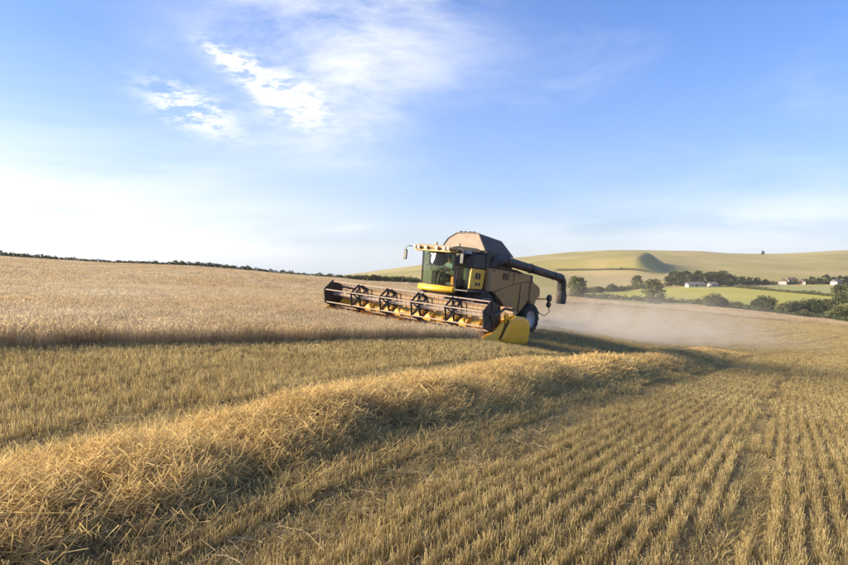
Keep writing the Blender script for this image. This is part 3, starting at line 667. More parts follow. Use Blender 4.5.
    bm = B(); prv = [bm.verts.new(sec(b1 + .25 * SEC[k][1], k)) for k in range(6)]; bk = [bm.verts.new(v.co + Vector((.03, 0, 0))) for v in prv]
    bm.faces.new(prv); bm.faces.new(bk[::-1])
    for k in range(6): bm.faces.new((prv[k], bk[k], bk[(k + 1) % 6], prv[(k + 1) % 6]))
    part('extension_rear', bm, 'greydark', gt)
    for y in (-.30, -.05, .22, .45): part('hinge', box(t0 - .14, t0 + .0, y - .05, y + .05, zt - .01, zt + .07, .01), 'dark', gt)
    # unloading auger folded back along the left side
    au = part('unloading_auger', tube(B(), [(-.45, 1.35, 3.0), (-.62, 1.55, 3.30), (-.95, 1.62, 3.38), (-3.0, 1.62, 3.20), (-5.6, 1.62, 2.96), (-6.15, 1.62, 2.91)], [.24, .25, .215, .205, .20, .20], 14), 'dark', None, True)
    for x in (-1.15, -3.3, -5.45): part('flange', tube(B(), [(x, 1.62, 3.38 - .0885 * (-.95 - x)), (x - .08, 1.62, 3.38 - .0885 * (-.95 - x + .08))], .235, 14), 'black', au, True)
    part('auger_spout', tube(B(), [(-5.95, 1.62, 2.95), (-6.25, 1.62, 2.90), (-6.46, 1.62, 2.68), (-6.52, 1.62, 2.2)], [.20, .235, .24, .23], 12), 'dark', au, True)
    part('rubber_boot', tube(B(), [(-6.52, 1.62, 2.25), (-6.56, 1.62, 1.95), (-6.58, 1.62, 1.58)], [.245, .27, .24], 12), 'greydark', au, True)
    # yellow service panel behind the cab with louvred openings
    sp = part('service_panel', prism(B(), [(1.22, 1.98), (.28, 1.98), (.16, 2.84), (1.16, 2.84)], 1.44, 1.56, .03), 'yellow_in')
    for x0, x1, z0, z1 in ((.52, .68, 2.40, 2.68), (.72, .90, 2.40, 2.68), (.50, .64, 2.12, 2.26), (.72, .86, 2.12, 2.26)):
        part('vent', box(x0, x1, 1.545, 1.572, z0, z1, .01), 'black', sp)
    # platform, ladder and handrails on the left
    pf = part('platform', box(.15, 1.62, .98, 1.78, 1.84, 1.90, .01), 'dark')
    for y in (1.74, 1.05): part('handrail', tube(B(), [(1.58, y, 1.9), (1.60, y, 2.75), (1.40, y, 2.8)], .014, 6), 'dark', pf)
    for x in (-.05, .12):
        bm = B(); tube(bm, [(x, 1.70, 1.92), (x - .02, 1.70, 2.92)], .02, 6); part('handrail', bm, 'dustpipe', pf)
    ld = None
    bm = B()
    for x in (.18, .62): tube(bm, [(x, 1.80, 1.88), (x, 1.92, .62)], .025, 6)
    ld = part('ladder', bm, 'dark')
    for z in (1.6, 1.3, 1.0, .7):
        part('rung', box(.18, .62, 1.80 + (1.88 - z) * .095, 1.92 + (1.88 - z) * .095, z - .015, z + .015), 'dustpipe', ld)

def build_cab():
    cab = part('cab', hexa(B(), [(.22, -.92, 1.84), (1.50, -.92, 1.84), (1.50, .92, 1.84), (.22, .92, 1.84), (.22, -.94, 2.02), (1.52, -.94, 2.02), (1.52, .94, 2.02), (.22, .94, 2.02)]), 'black')
    part('rear_wall', box(.20, .26, -.93, .93, 2.02, 2.45), 'seat', cab)
    def pil(a, b, r=.045): bm = B(); tube(bm, [a, b], r, 6); part('pillar', bm, 'black', cab)
    for s in (1, -1):
        pil((1.50, s * .93, 2.0), (1.60, s * .90, 3.50)); pil((.26, s * .93, 2.0), (.22, s * .90, 3.50), .06); pil((.74, s * .945, 2.0), (.74, s * .915, 3.50), .028)
        bm = B(); v = [bm.verts.new(p) for p in ((.30, s * .925, 2.04), (1.47, s * .925, 2.04), (1.56, s * .895, 3.48), (.27, s * .895, 3.48))]; bm.faces.new(v); part('side_window', bm, 'glass', cab)
        bm = B(); tube(bm, [(1.44, s * .99, 2.3), (1.47, s * .99, 2.9)], .015, 5); part('door_handle', bm, 'dustpipe', cab)
    bm = B(); rows = []
    for z, bul in ((2.03, .30), (2.5, .36), (3.0, .33), (3.48, .22)):
        rows.append([bm.verts.new((1.52 + .1 * (z - 2) / 1.5 + bul * (1 - (y / .92) ** 2), y, z)) for y in np.linspace(-.90, .90, 9)])
    for a, b in zip(rows, rows[1:]):
        for k in range(8): bm.faces.new((a[k], a[k + 1], b[k + 1], b[k]))
    part('windscreen', bm, 'glass', cab, True)
    bm = B(); v = [bm.verts.new(p) for p in ((.24, -.85, 2.46), (.24, .85, 2.46), (.22, .85, 3.46), (.22, -.85, 3.46))]; bm.faces.new(v); part('rear_window', bm, 'glass', cab)
    bm = B(); tube(bm, [(1.84, .1, 2.06), (1.86, .28, 2.85)], .012, 5); part('wiper', bm, 'black', cab)
    # roof with overhanging visor
    rf_ = part('cab_roof', prism(B(), [(.05, 3.50), (1.75, 3.50), (2.12, 3.55), (2.16, 3.64), (1.7, 3.74), (.3, 3.76), (.05, 3.70)], -1.13, 1.13, .05), 'cream', cab)
    part('visor', box(1.62, 2.10, -1.02, 1.02, 3.42, 3.51, .02), 'cream', cab)
    part('roof_band', prism(B(), [(.10, 3.46), (1.66, 3.46), (1.70, 3.60), (.10, 3.60)], 1.115, 1.15, .01), 'black', cab)
    # work lamps along the visor
    for y in (-.95, -.72, -.3, .3, .72, .95):
        bm = B(); tube(bm, [(2.06, y, 3.58), (2.20, y, 3.575)], [.06, .085], 10); part('work_lamp', bm, 'cream', cab, True)
        bm = B(); tube(bm, [(2.195, y, 3.575), (2.207, y, 3.575)], .07, 10); part('lamp_lens', bm, 'lens', cab)
    for y in (-.55, .75):
        bm = B(); tube(bm, [(1.2, y, 3.72), (1.2, y, 3.80), (1.2, y, 3.88)], [.05, .07, .055], 10); part('beacon', bm, 'cream', cab, True)
    # lettering on the roof band
    for word, xx in (('CX', 1.42), ('880', 1.10)):
        cu = bpy.data.curves.new('lettering', 'FONT'); cu.body = word; cu.size = .19; cu.extrude = .004; cu.space_character = 1.15
        to = bpy.data.objects.new('lettering_tmp', cu); COL.objects.link(to); dg = bpy.context.evaluated_depsgraph_get()
        me = bpy.data.meshes.new_from_object(to.evaluated_get(dg)); bpy.data.objects.remove(to)
        lt = link_mesh('lettering', me, M['white'], cab); lt.matrix_local = Matrix(((-1, 0, 0, xx), (0, 0, 1, 1.156), (0, 1, 0, 3.465), (0, 0, 0, 1)))
    # mirrors on arms
    for s in (1, -1):
        ar = B(); tube(ar, [(1.85, s * 1.05, 3.56), (2.0, s * 1.45, 3.60), (2.0, s * 1.62, 3.55), (2.0, s * 1.62, 3.42)], .018, 6); part('mirror_arm', ar, 'black')
        part('mirror', box(1.97, 2.05, s * 1.62 - .10, s * 1.62 + .10, 2.98, 3.42, .025), 'black')
    # inside
    st = part('driver_seat', prism(B(), [(.55, 2.20), (1.12, 2.20), (1.14, 2.32), (.72, 2.34), (.56, 3.02), (.44, 3.02)], -.26, .26, .03), 'seat', cab)
    bm = B(); tube(bm, [(1.52, 0, 2.02), (1.36, 0, 2.62)], .04, 8); part('steering_column', bm, 'black', cab)
    bm = B(); c = Vector((1.33, 0, 2.66)); ax = Vector((-.35, 0, .94)).normalized(); e1 = Vector((0, 1, 0)); e2 = ax.cross(e1)
    tube(bm, [c + (e1 * math.cos(a) + e2 * math.sin(a)) * .19 for a in np.linspace(0, 2 * math.pi, 17)], .014, 5); tube(bm, [c - e1 * .19, c + e1 * .19], .012, 5); part('steering_wheel', bm, 'black', cab)
    part('console', box(.7, 1.25, -.62, -.36, 2.02, 2.62, .03), 'seat', cab)
    part('control_screen', box(1.26, 1.30, -.66, -.42, 2.66, 2.86, .01), 'black', cab)
    part('cool_box', box(.95, 1.2, .45, .72, 2.02, 2.42, .03), 'amber', cab)
    # yellow step bumper below the windscreen
    bm = B(); n = 12; prev = None
    for i in range(n + 1):
        y = -1.02 + 2.0 * i / n; x = 1.60 + .36 * (1 - (y / 1.05) ** 2)
        ring = [bm.verts.new(p) for p in ((x - .22, y, 1.74), (x - .02, y, 1.73), (x + .03, y, 1.80), (x, y, 1.93), (x - .06, y, 1.98), (x - .22, y, 1.98))]
        if prev:
            for k in range(6): bm.faces.new((prev[k], prev[(k + 1) % 6], ring[(k + 1) % 6], ring[k]))
        else: bm.faces.new(ring[::-1])
        prev = ring
    bm.faces.new(prev); part('front_bumper', bm, 'yellow', None, True)
    bm = B(); tube(bm, [(1.7, -1.0, 1.86), (1.9, -1.35, 1.95), (1.85, -1.62, 1.86)], .022, 6); part('step_rail', bm, 'dustpipe')
    part('cab_frame', prism(B(), [(.2, 1.84), (1.55, 1.84), (1.7, 1.72), (1.2, 1.45), (.2, 1.3)], -.8, .8, .03), 'dark')

def wheel(x, y, r, w, mat_rim, lugs, rr):
    s = 1 if y > 0 else -1
    wh = part('wheel', lathe_y(B(), [(rr * .98, -w * .34), (rr * .95, -w * .05), (rr * .93, w * .2), (rr * .98, w * .34)], x, y, r, 28), mat_rim, None, True)
    h = w / 2
    part('tyre', lathe_y(B(), [(rr, -h * .78), (rr * 1.1, -h * .95), (r * .86, -h), (r * .95, -h * .9), (r * .97, -h * .5), (r * .975, 0), (r * .97, h * .5), (r * .95, h * .9), (r * .86, h), (rr * 1.1, h * .95), (rr, h * .78)], x, y, r, 36), 'rubber', wh, True)
    bm = B()
    for k in range(lugs):
        for q in (-1, 1):
            a = 2 * math.pi * (k + (.5 if q > 0 else 0)) / lugs; pts = []
            for u, da in ((.02, 0.0), (.5, .10), (.97, .17)):
                yy = y + q * h * u; aa = a + da; ro = r * (1.0 if u < .9 else .975); pts.append((yy, aa, ro))
            for (y0, a0, r0), (y1, a1, r1) in zip(pts, pts[1:]):
                wda = .045 / r; c8 = []
                for rad in (r * .94, None):
                    for yy, aa, ro in ((y0, a0 - wda, r0), (y0, a0 + wda, r0), (y1, a1 + wda, r1), (y1, a1 - wda, r1)):
                        R_ = rad or ro; c8.append((x + R_ * math.cos(aa), yy, r + R_ * math.sin(aa)))
                hexa(bm, c8)
    part('tread_lug', bm, 'rubber', wh)['kind'] = 'stuff'
    part('rim', lathe_y(B(), [(rr * 1.02, s * h * .80), (rr * .96, s * h * .72), (rr * .9, s * h * .30), (rr * .55, s * h * .12), (rr * .32, s * h * .30), (rr * .28, s * h * .42), (.001, s * h * .44)], x, y, r, 28), mat_rim, wh, True)
    bm = B()
    for k in range(8):
        a = 2 * math.pi * k / 8; tube(bm, [(x + rr * .42 * math.cos(a), y + s * h * .16, r + rr * .42 * math.sin(a)), (x + rr * .42 * math.cos(a), y + s * h * .30, r + rr * .42 * math.sin(a))], .022, 6)
    part('wheel_nut', bm, 'steel', wh)['kind'] = 'stuff'

def build_header():
    part('feeder_house', prism(B(), [(.85, 1.75), (1.3, 1.7), (2.25, 1.15), (2.25, .35), (1.8, .4), (.7, 1.05)], -.62, .62, .03), 'tan')
    W_ = 4.62
    hd = part('header', prism(B(), [(2.22, .16), (2.30, .16), (2.30, 1.16), (2.36, 1.24), (2.30, 1.34), (2.16, 1.34), (2.14, 1.18), (2.22, 1.10)], -W_, W_, .01), 'tan')
    part('header_table', prism(B(), [(2.30, .17), (2.55, .13), (3.35, .13), (3.90, .11), (3.90, .15), (3.32, .20), (2.95, .27), (2.60, .28), (2.42, .42), (2.30, .62)], -W_ + .02, W_ - .02), 'tan', hd)
    part('back_sheet', prism(B(), [(2.31, .34), (2.345, .34), (2.345, 1.0), (2.31, 1.0)], -W_ + .05, W_ - .05), 'yellow_in', hd)
    bm = B(); tube(bm, [(2.27, -W_ + .1, 1.40), (2.27, W_ - .1, 1.40)], .06, 8); part('top_beam', bm, 'yellow_dusty', hd)
    bm = B(); tube(bm, [(2.78, -W_ + .06, .66), (2.78, W_ - .06, .66)], .21, 14); part('feed_auger', bm, 'yellow_in', hd, True)
    bm = B()
    for sgn in (-1, 1):
        prev = None; turns = 6.5
        for i in range(131):
            u = i / 130; y = sgn * (.55 + (W_ - .65) * u); a = sgn * u * turns * 2 * math.pi
            p = [bm.verts.new((2.78 + r_ * math.cos(a), y, .66 + r_ * math.sin(a))) for r_ in (.20, .33)]
            if prev: bm.faces.new((prev[0], prev[1], p[1], p[0]))
            prev = p
    part('auger_flight', bm, 'yellow_in', hd)
    bm = B()
    for k in range(16):
        a = k * 2.4; y = -.5 + k / 15.; tube(bm, [(2.78 + .19 * math.cos(a), y, .66 + .19 * math.sin(a)), (2.78 + .38 * math.cos(a), y, .66 + .38 * math.sin(a))], .012, 5)
    part('auger_finger', bm, 'steel', hd)['kind'] = 'stuff'
    bm = B(); bx(bm, 3.88, 3.95, -W_, W_, .10, .14)
    for i in range(118):
        y = -W_ + .04 + i * (2 * W_ - .08) / 117; hexa(bm, [(3.94, y - .018, .10), (3.94, y + .018, .10), (4.07, y + .004, .115), (4.07, y - .004, .115), (3.94, y - .018, .135), (3.94, y + .018, .135), (4.07, y + .004, .122), (4.07, y - .004, .122)])
    part('knife_bar', bm, 'steel', hd)['kind'] = 'stuff'
    for y in np.linspace(-3.9, 3.9, 9):           # stripper plates and braces that show yellow through the reel
        part('table_brace', prism(B(), [(2.32, .40), (2.62, .27), (3.2, .22), (3.2, .24), (2.62, .45), (2.34, 1.0)], y - .03, y + .03), 'yellow_in', hd)
    for s in (1, -1):
        part('end_sheet', prism(B(), [(2.2, .14), (3.95, .10), (3.95, .30), (3.3, .62), (2.9, 1.02), (2.2, 1.22)], s * (W_ - .03), s * W_, .008), 'yellow', hd)
        part('divider', divider(s, W_), 'yellow', hd, False)
        part('divider_nose', nose(s, W_), 'yellow', hd, True)
        part('divider_bracket', prism(B(), [(3.02, 1.20), (2.92, .92), (2.62, .62), (2.46, .62), (2.80, 1.22)], s * (W_ + .02), s * (W_ + .10), .01), 'yellow', hd)
        part('divider_gap', prism(B(), [(3.20, .26), (3.27, .30), (2.86, .92), (2.78, .90)], s * (W_ + .10), s * (W_ + .135), .006), 'black', hd)
        for q in (.30, .62): part('divider_rib', prism(B(), [(2.85 - q * .3, q), (2.85 - q * .3, q + .035), (1.42, q + .10), (1.42, q + .065)], s * (W_ + .16), s * (W_ + .20), .01), 'yellow', hd)
        bm = B(); tube(bm, [(2.86, s * (W_ + .115), 1.02), (2.60, s * (W_ + .115), .70)], .03, 6); part('divider_latch', bm, 'black', hd)

def divider(s, W_):
    # a broad curved outer shield that closes the end of the header
    out = [(2.72, .98), (2.30, 1.17), (1.75, 1.13), (1.42, 1.04), (1.27, .86), (1.24, .50), (1.30, .16), (1.40, .09), (2.1, .07), (2.75, .09), (3.18, .24), (3.02, .52)]
    bm = B(); cx, cz = 2.1, .58; y0 = W_ + .06
    rings = []
    for k, dy in ((1.0, 0.0), (1.0, .05), (.965, .09), (.78, .12), (.4, .13)):
        rings.append([bm.verts.new((cx + (x - cx) * k, s * (y0 + dy), cz + (z - cz) * k)) for x, z in out])
    n = len(out)
    for a, b in zip(rings, rings[1:]):
        for i in range(n): bm.faces.new((a[i], a[(i + 1) % n], b[(i + 1) % n], b[i]))
    bm.faces.new(rings[-1]); bm.faces.new(rings[0][::-1]); return bm
def nose(s, W_):
    # pointed crop divider reaching ahead of the knife
    bm = B(); rings = []
    for x, z0, z1, w in ((4.42, .17, .20, .015), (4.0, .12, .34, .06), (3.5, .10, .58, .10), (3.10, .10, .86, .12), (2.95, .30, .98, .12)):
        rings.append([bm.verts.new(p) for p in ((x, s * (W_ - .02), z0), (x, s * (W_ - .02 + w), z0 + .02), (x, s * (W_ - .02 + w), (z0 + z1) / 2), (x, s * (W_ - .02 + w * .4), z1), (x, s * (W_ - .02), z1))])
    for a, b in zip(rings, rings[1:]):
        for i in range(5): bm.faces.new((a[i], a[(i + 1) % 5], b[(i + 1) % 5], b[i]))
    bm.faces.new(rings[0][::-1]); bm.faces.new(rings[-1]); return bm

def build_reel():
    RX, RZ, RR, RW = 3.52, 1.08, .57, 4.44
    rl = part('reel', tube(B(), [(RX, -RW, RZ), (RX, RW, RZ)], .075, 10), 'dustpipe', None, True)
    ph = R(18)
    ang = [ph + k * math.pi / 3 for k in range(6)]
    for a in ang:
        bx_, bz_ = RX + RR * math.cos(a), RZ + RR * math.sin(a)
        bm = B(); tube(bm, [(bx_, -RW + .04, bz_), (bx_, RW - .04, bz_)], .026, 6); bt = part('reel_bat', bm, 'dustpipe', rl)
        bm = B()
        for i in range(40):
            y = -RW + .1 + i * (2 * RW - .2) / 39; tube(bm, [(bx_, y, bz_), (bx_ - .03, y, bz_ - .12), (bx_ - .06, y, bz_ - .21)], .006, 3, False)
    # tines of one bat per object
        part('tine_row', bm, 'black', rl)['kind'] = 'stuff'
    def bar(bm, a, b, w=.05): tube(bm, [a, b], w, 4)
    for y in (-2.70, -.92, .86, 2.64):
        bm = B()
        pt = [(RX + RR * math.cos(a), RZ + RR * math.sin(a)) for a in ang]
        for k in range(6):
            a, b = pt[k], pt[(k + 1) % 6]; bar(bm, (a[0], y, a[1]), (b[0], y, b[1]))
            h = (RX + .13 * math.cos(ang[k]), RZ + .13 * math.sin(ang[k]))
            bar(bm, (a[0], y, a[1]), (RX + .13 * math.cos(ang[k] + .5), y + .02, RZ + .13 * math.sin(ang[k] + .5)), .034); bar(bm, (a[0], y, a[1]), (RX + .13 * math.cos(ang[k] - .5), y - .02, RZ + .13 * math.sin(ang[k] - .5)), .034)
            y2 = y + .26                      # second, offset ring that keeps the tines upright
            bar(bm, (a[0], y2, a[1]), (b[0], y2, b[1]), .034) if k % 2 == 0 else None
            bar(bm, (a[0], y, a[1]), (RX + RR * .55 * math.cos(ang[k] + .52), y2, RZ + RR * .55 * math.sin(ang[k] + .52)), .03)
        lathe_y(bm, [(.075, -.05), (.15, -.05), (.15, .05), (.075, .05)], RX, y, RZ, 12); part('reel_spider', bm, 'black', rl)
    for s in (1, -1):
        bm = B(); o8 = [(RX + (RR + .07) * math.cos(a), RZ + (RR + .07) * math.sin(a)) for a in ang]; prism(bm, o8, s * RW, s * (RW + .05), .01)
        es = part('reel_end_shield', bm, 'black', rl)
        bm = B()
        for a in ang: tube(bm, [(RX + .1 * math.cos(a), s * (RW + .06), RZ + .1 * math.sin(a)), (RX + .58 * math.cos(a), s * (RW + .06), RZ + .58 * math.sin(a))], .022, 5)
        lathe_y(bm, [(.001, s * (RW + .12)), (.14, s * (RW + .11)), (.15, s * (RW + .04))], RX, 0, RZ, 12); part('shield_rib', bm, 'dark', rl)
        bm = B(); tube(bm, [(2.22, s * 4.56, 1.36), (2.85, s * 4.57, 1.42), (RX, s * 4.57, RZ + .02)], [.06, .055, .05], 6); part('reel_arm', bm, 'dark')
        bm = B(); tube(bm, [(2.24, s * 4.50, .80), (2.8, s * 4.53, 1.30)], [.035, .022], 8); part('lift_cylinder', bm, 'steel')

build_body(); build_cab(); build_header(); build_reel()
wheel(0, 1.22, .95, .72, 'rim', 18, .46); wheel(0, -1.22, .95, .72, 'rim', 18, .46)
wheel(-3.9, 1.36, .74, .50, 'rim', 16, .42); wheel(-3.9, -1.36, .74, .50, 'rim', 16, .42)
for s in (1, -1):       # curved mudguard over each front wheel
    bm = B(); prev = None
    for a in np.linspace(R(20), R(160), 14):
        ring = [bm.verts.new((r_ * math.cos(a), s * y, .95 + r_ * math.sin(a))) for r_, y in ((1.02, .84), (1.02, 1.62), (1.05, 1.62), (1.05, .84))]
        if prev:
            for k in range(4): bm.faces.new((prev[k], prev[(k + 1) % 4], ring[(k + 1) % 4], ring[k]))
        else: bm.faces.new(ring[::-1])
        prev = ring
    bm.faces.new(prev); part('mudguard', bm, 'dark', None, True)

# ------------------------------------------------------------------ driver seated in the cab
def build_driver():
    J = [('pelvis', (.82, 0, 2.42), .15), ('waist', (.78, 0, 2.60), .14), ('chest', (.77, 0, 2.84), .165), ('neck', (.80, 0, 3.04), .062), ('head', (.83, 0, 3.14), .085), ('crown', (.84, 0, 3.26), .095),
         ('ls', (.79, .19, 2.94), .075), ('le', (.95, .27, 2.72), .052), ('lw', (1.18, .17, 2.71), .034), ('rs', (.79, -.19, 2.94), .075), ('re', (.93, -.28, 2.71), .052), ('rw', (1.17, -.17, 2.71), .034),
         ('lh', (.86, .10, 2.42), .10), ('lk', (1.25, .15, 2.46), .075), ('la', (1.36, .15, 2.10), .05), ('lf', (1.48, .15, 2.06), .04),
         ('rh', (.86, -.10, 2.42), .10), ('rk', (1.25, -.15, 2.46), .075), ('ra', (1.36, -.15, 2.10), .05), ('rf', (1.48, -.15, 2.06), .04)]
    E_ = [('pelvis', 'waist'), ('waist', 'chest'), ('chest', 'neck'), ('neck', 'head'), ('head', 'crown'), ('chest', 'ls'), ('ls', 'le'), ('le', 'lw'), ('chest', 'rs'), ('rs', 're'), ('re', 'rw'),
          ('pelvis', 'lh'), ('lh', 'lk'), ('lk', 'la'), ('la', 'lf'), ('pelvis', 'rh'), ('rh', 'rk'), ('rk', 'ra'), ('ra', 'rf')]
    for s, c in ((1, 'l'), (-1, 'r')):          # palm and five fingers closed over the wheel
        J.append((c + 'p', (1.25, s * .165, 2.72), .032)); E_.append((c + 'w', c + 'p'))
        for k in range(4):
            dx = .012 * k; J.append((f'{c}f{k}', (1.30, s * (.15 + .022 * k), 2.735 - dx * .4), .0095)); J.append((f'{c}g{k}', (1.335, s * (.15 + .022 * k), 2.70 - dx * .4), .008)); E_ += [(c + 'p', f'{c}f{k}'), (f'{c}f{k}', f'{c}g{k}')]
        J.append((c + 't', (1.27, s * .125, 2.70), .010)); J.append((c + 'u', (1.305, s * .120, 2.685), .009)); E_ += [(c + 'p', c + 't'), (c + 't', c + 'u')]
    ix = {j[0]: i for i, j in enumerate(J)}; me = bpy.data.meshes.new('person'); me.from_pydata([j[1] for j in J], [(ix[a], ix[b]) for a, b in E_], [])
    o = bpy.data.objects.new('person', me); COL.objects.link(o)
    sk = o.modifiers.new('skin', 'SKIN'); sk.use_smooth_shade = True
    for i, j in enumerate(J): me.skin_vertices[0].data[i].radius = (j[2], j[2])
    me.skin_vertices[0].data[0].use_root = True
    ss = o.modifiers.new('sub', 'SUBSURF'); ss.levels = ss.render_levels = 2
    m = MT('driver_clothes'); sp = m.node('ShaderNodeSeparateXYZ'); m.l.new(m.obj(), sp.inputs[0]); x, y, z = sp.outputs
    shirt = (0.34, 0.38, 0.46); jeans = (0.035, 0.045, 0.075); skin = (0.42, 0.24, 0.16)
    c = m.mix(m.math('GREATER_THAN', z, 2.52), jeans, shirt); c = m.mix(m.math('GREATER_THAN', z, 3.03), c, skin)
    hand = m.math('MULTIPLY', m.math('GREATER_THAN', x, 1.08), m.math('GREATER_THAN', z, 2.62)); c = m.mix(hand, c, skin)
    c = m.mix(m.math('MULTIPLY', m.math('LESS_THAN', z, 2.13), m.math('GREATER_THAN', x, 1.3)), c, (0.02, 0.018, 0.015))
    m.base(c, .85, 0, .2); me.materials.append(m.mat)
    o.matrix_world = HV.matrix_world
    tag(o, 'seated driver in grey shirt with both hands on the wheel inside the cab', 'person')
    bm = B(); bmesh.ops.create_uvsphere(bm, u_segments=16, v_segments=8, radius=.105, matrix=Matrix.Translation((.825, 0, 3.265)))
    bmesh.ops.delete(bm, geom=[v for v in bm.verts if v.co.z < 3.235 and v.co.x > .80], context='VERTS'); obj('hair', bm, MT('brown_hair').base((.05, .032, .02), .9).mat, o, True)
    for s in (1, -1):
        bm = B(); bmesh.ops.create_uvsphere(bm, u_segments=8, v_segments=6, radius=.012, matrix=Matrix.Translation((.925, s * .032, 3.205))); obj('eye', bm, M['black'], o, True)
    bm = B(); tube(bm, [(.92, 0, 3.20), (.945, 0, 3.165), (.925, 0, 3.155)], [.008, .014, .012], 6); obj('nose', bm, MT('skin').base((.42, .24, .16), .7).mat, o, True)
    bm = B(); bx(bm, .905, .918, -.025, .025, 3.115, 3.123); obj('mouth', bm, MT('lips').base((.30, .12, .10), .7).mat, o)
build_driver()

# ------------------------------------------------------------------ trees, hedges and houses in the valley
def leaf_mat(name, a, b, c):
    m = MT(name); isl = m.node('ShaderNodeNewGeometry').outputs['Random Per Island']; rnd = m.node('ShaderNodeObjectInfo').outputs['Random']
    col = m.ramp(isl, [(0, a), (.5, b), (1, c)]); col = m.mix(m.math('MULTIPLY', rnd, .35), col, b)
    m.base(col, .75, 0, .2); m.translucent(col, .25); return m.mat
M['leaf_dark'] = leaf_mat('dark_leaves', (.042, .055, .022), (.068, .085, .033), (.10, .115, .046))
M['leaf_mid'] = leaf_mat('mid_leaves', (.072, .085, .028), (.11, .12, .042), (.15, .155, .06))
M['leaf_pale'] = leaf_mat('pale_leaves', (.11, .11, .045), (.16, .15, .06), (.21, .19, .085))
M['bark'] = MT('bark').base((.05, .04, .03), .9).mat
def leaves(bm_v, bm_f, c, rad, n, size, rg):
    d = rg.normal(size=(n, 3)); d /= np.linalg.norm(d, axis=1)[:, None]; r = rg.uniform(.45, 1.05, n) ** .6
    p = c + d * r[:, None] * rad
    for q in p:
        a = rg.normal(size=3); a /= np.linalg.norm(a); b = np.cross(a, rg.normal(size=3)); b /= np.linalg.norm(b); s = size * rg.uniform(.6, 1.4); k = len(bm_v)
        bm_v.extend([tuple(q - a * s), tuple(q + b * s * .6), tuple(q + a * s), tuple(q - b * s * .6)]); bm_f.append((k, k + 1, k + 2, k + 3))
def crown_mesh(seed, w, h0, h1, lobes, per, size):       # unit tree: height 1, crown from h0 to h1
    rg = np.random.default_rng(seed); v, f = [], []
    for i in range(lobes):
        u = rg.random(); z = h0 + (h1 - h0) * u; prof = math.sin(math.pi * min(1, .12 + .8 * u)) ** .7; a = rg.uniform(0, 6.28); rr = w * .5 * prof * math.sqrt(rg.random())
        leaves(v, f, np.array([rr * math.cos(a), rr * math.sin(a), z]), np.array([1, 1, .8]) * rg.uniform(.10, .19) * (w * .9 + .15), per, size, rg)
    return np_mesh('crown', np.array(v), f)
def trunk_mesh(seed, h):
    random.seed(seed); bm = B(); tube(bm, [(0, 0, -.05), (.01, 0, h * .5), (0, .01, h)], [.035, .026, .02], 7)
    for k in range(5):
        a = random.uniform(0, 6.28); z = h * random.uniform(.55, 1); tube(bm, [(0, 0, z), (.10 * math.cos(a), .10 * math.sin(a), z + .13), (.2 * math.cos(a), .2 * math.sin(a), z + .32)], [.016, .011, .005], 5)
    me = bpy.data.meshes.new('trunk'); bm.to_mesh(me); bm.free(); me.materials.append(M['bark']); return me
PROT = {}
for nm, mat, w, h0, h1, lobes, per, size, th in (('broad', 'leaf_mid', .85, .14, .98, 64, 46, .036, .5), ('round', 'leaf_mid', .95, .10, .98, 64, 46, .036, .45), ('dark', 'leaf_dark', .62, .12, .98, 46, 44, .036, .55), ('wood', 'leaf_dark', .8, .06, .97, 56, 44, .036, .5), ('bush', 'leaf_mid', 2.0, .06, .95, 80, 40, .062, .35), ('palebush', 'leaf_pale', 1.8, .06, .95, 60, 38, .062, .35), ('darkbush', 'leaf_dark', 2.0, .06, .95, 80, 40, .062, .35)):
    PROT[nm] = []
    for k in range(2):
        me = crown_mesh(hash(nm) % 1000 if False else sum(map(ord, nm)) + 31 * k, w, h0, h1, lobes, per, size); me.materials.append(M[mat]); PROT[nm].append((me, trunk_mesh(sum(map(ord, nm)) + k, th)))
NT = [0]
def tree(px, py, hpx, kind, label, name='tree', cat='tree', group=None, wscale=1.0):
    g = ground_at(px, py, 60); hgt = hpx * g[1] / FPX; NT[0] += 1; cm, tm = PROT[kind][NT[0] % 2]
    t = empty(name, (g[0], g[1], g[2] - .02 * hgt)); t.scale = (hgt * wscale, hgt * wscale, hgt); t.rotation_euler.z = NT[0] * 1.37; tag(t, label, cat, group)
    for n_, me in (('crown', cm), ('trunk', tm)):
        o = bpy.data.objects.new(n_, me); COL.objects.link(o); o.parent = t
    return t
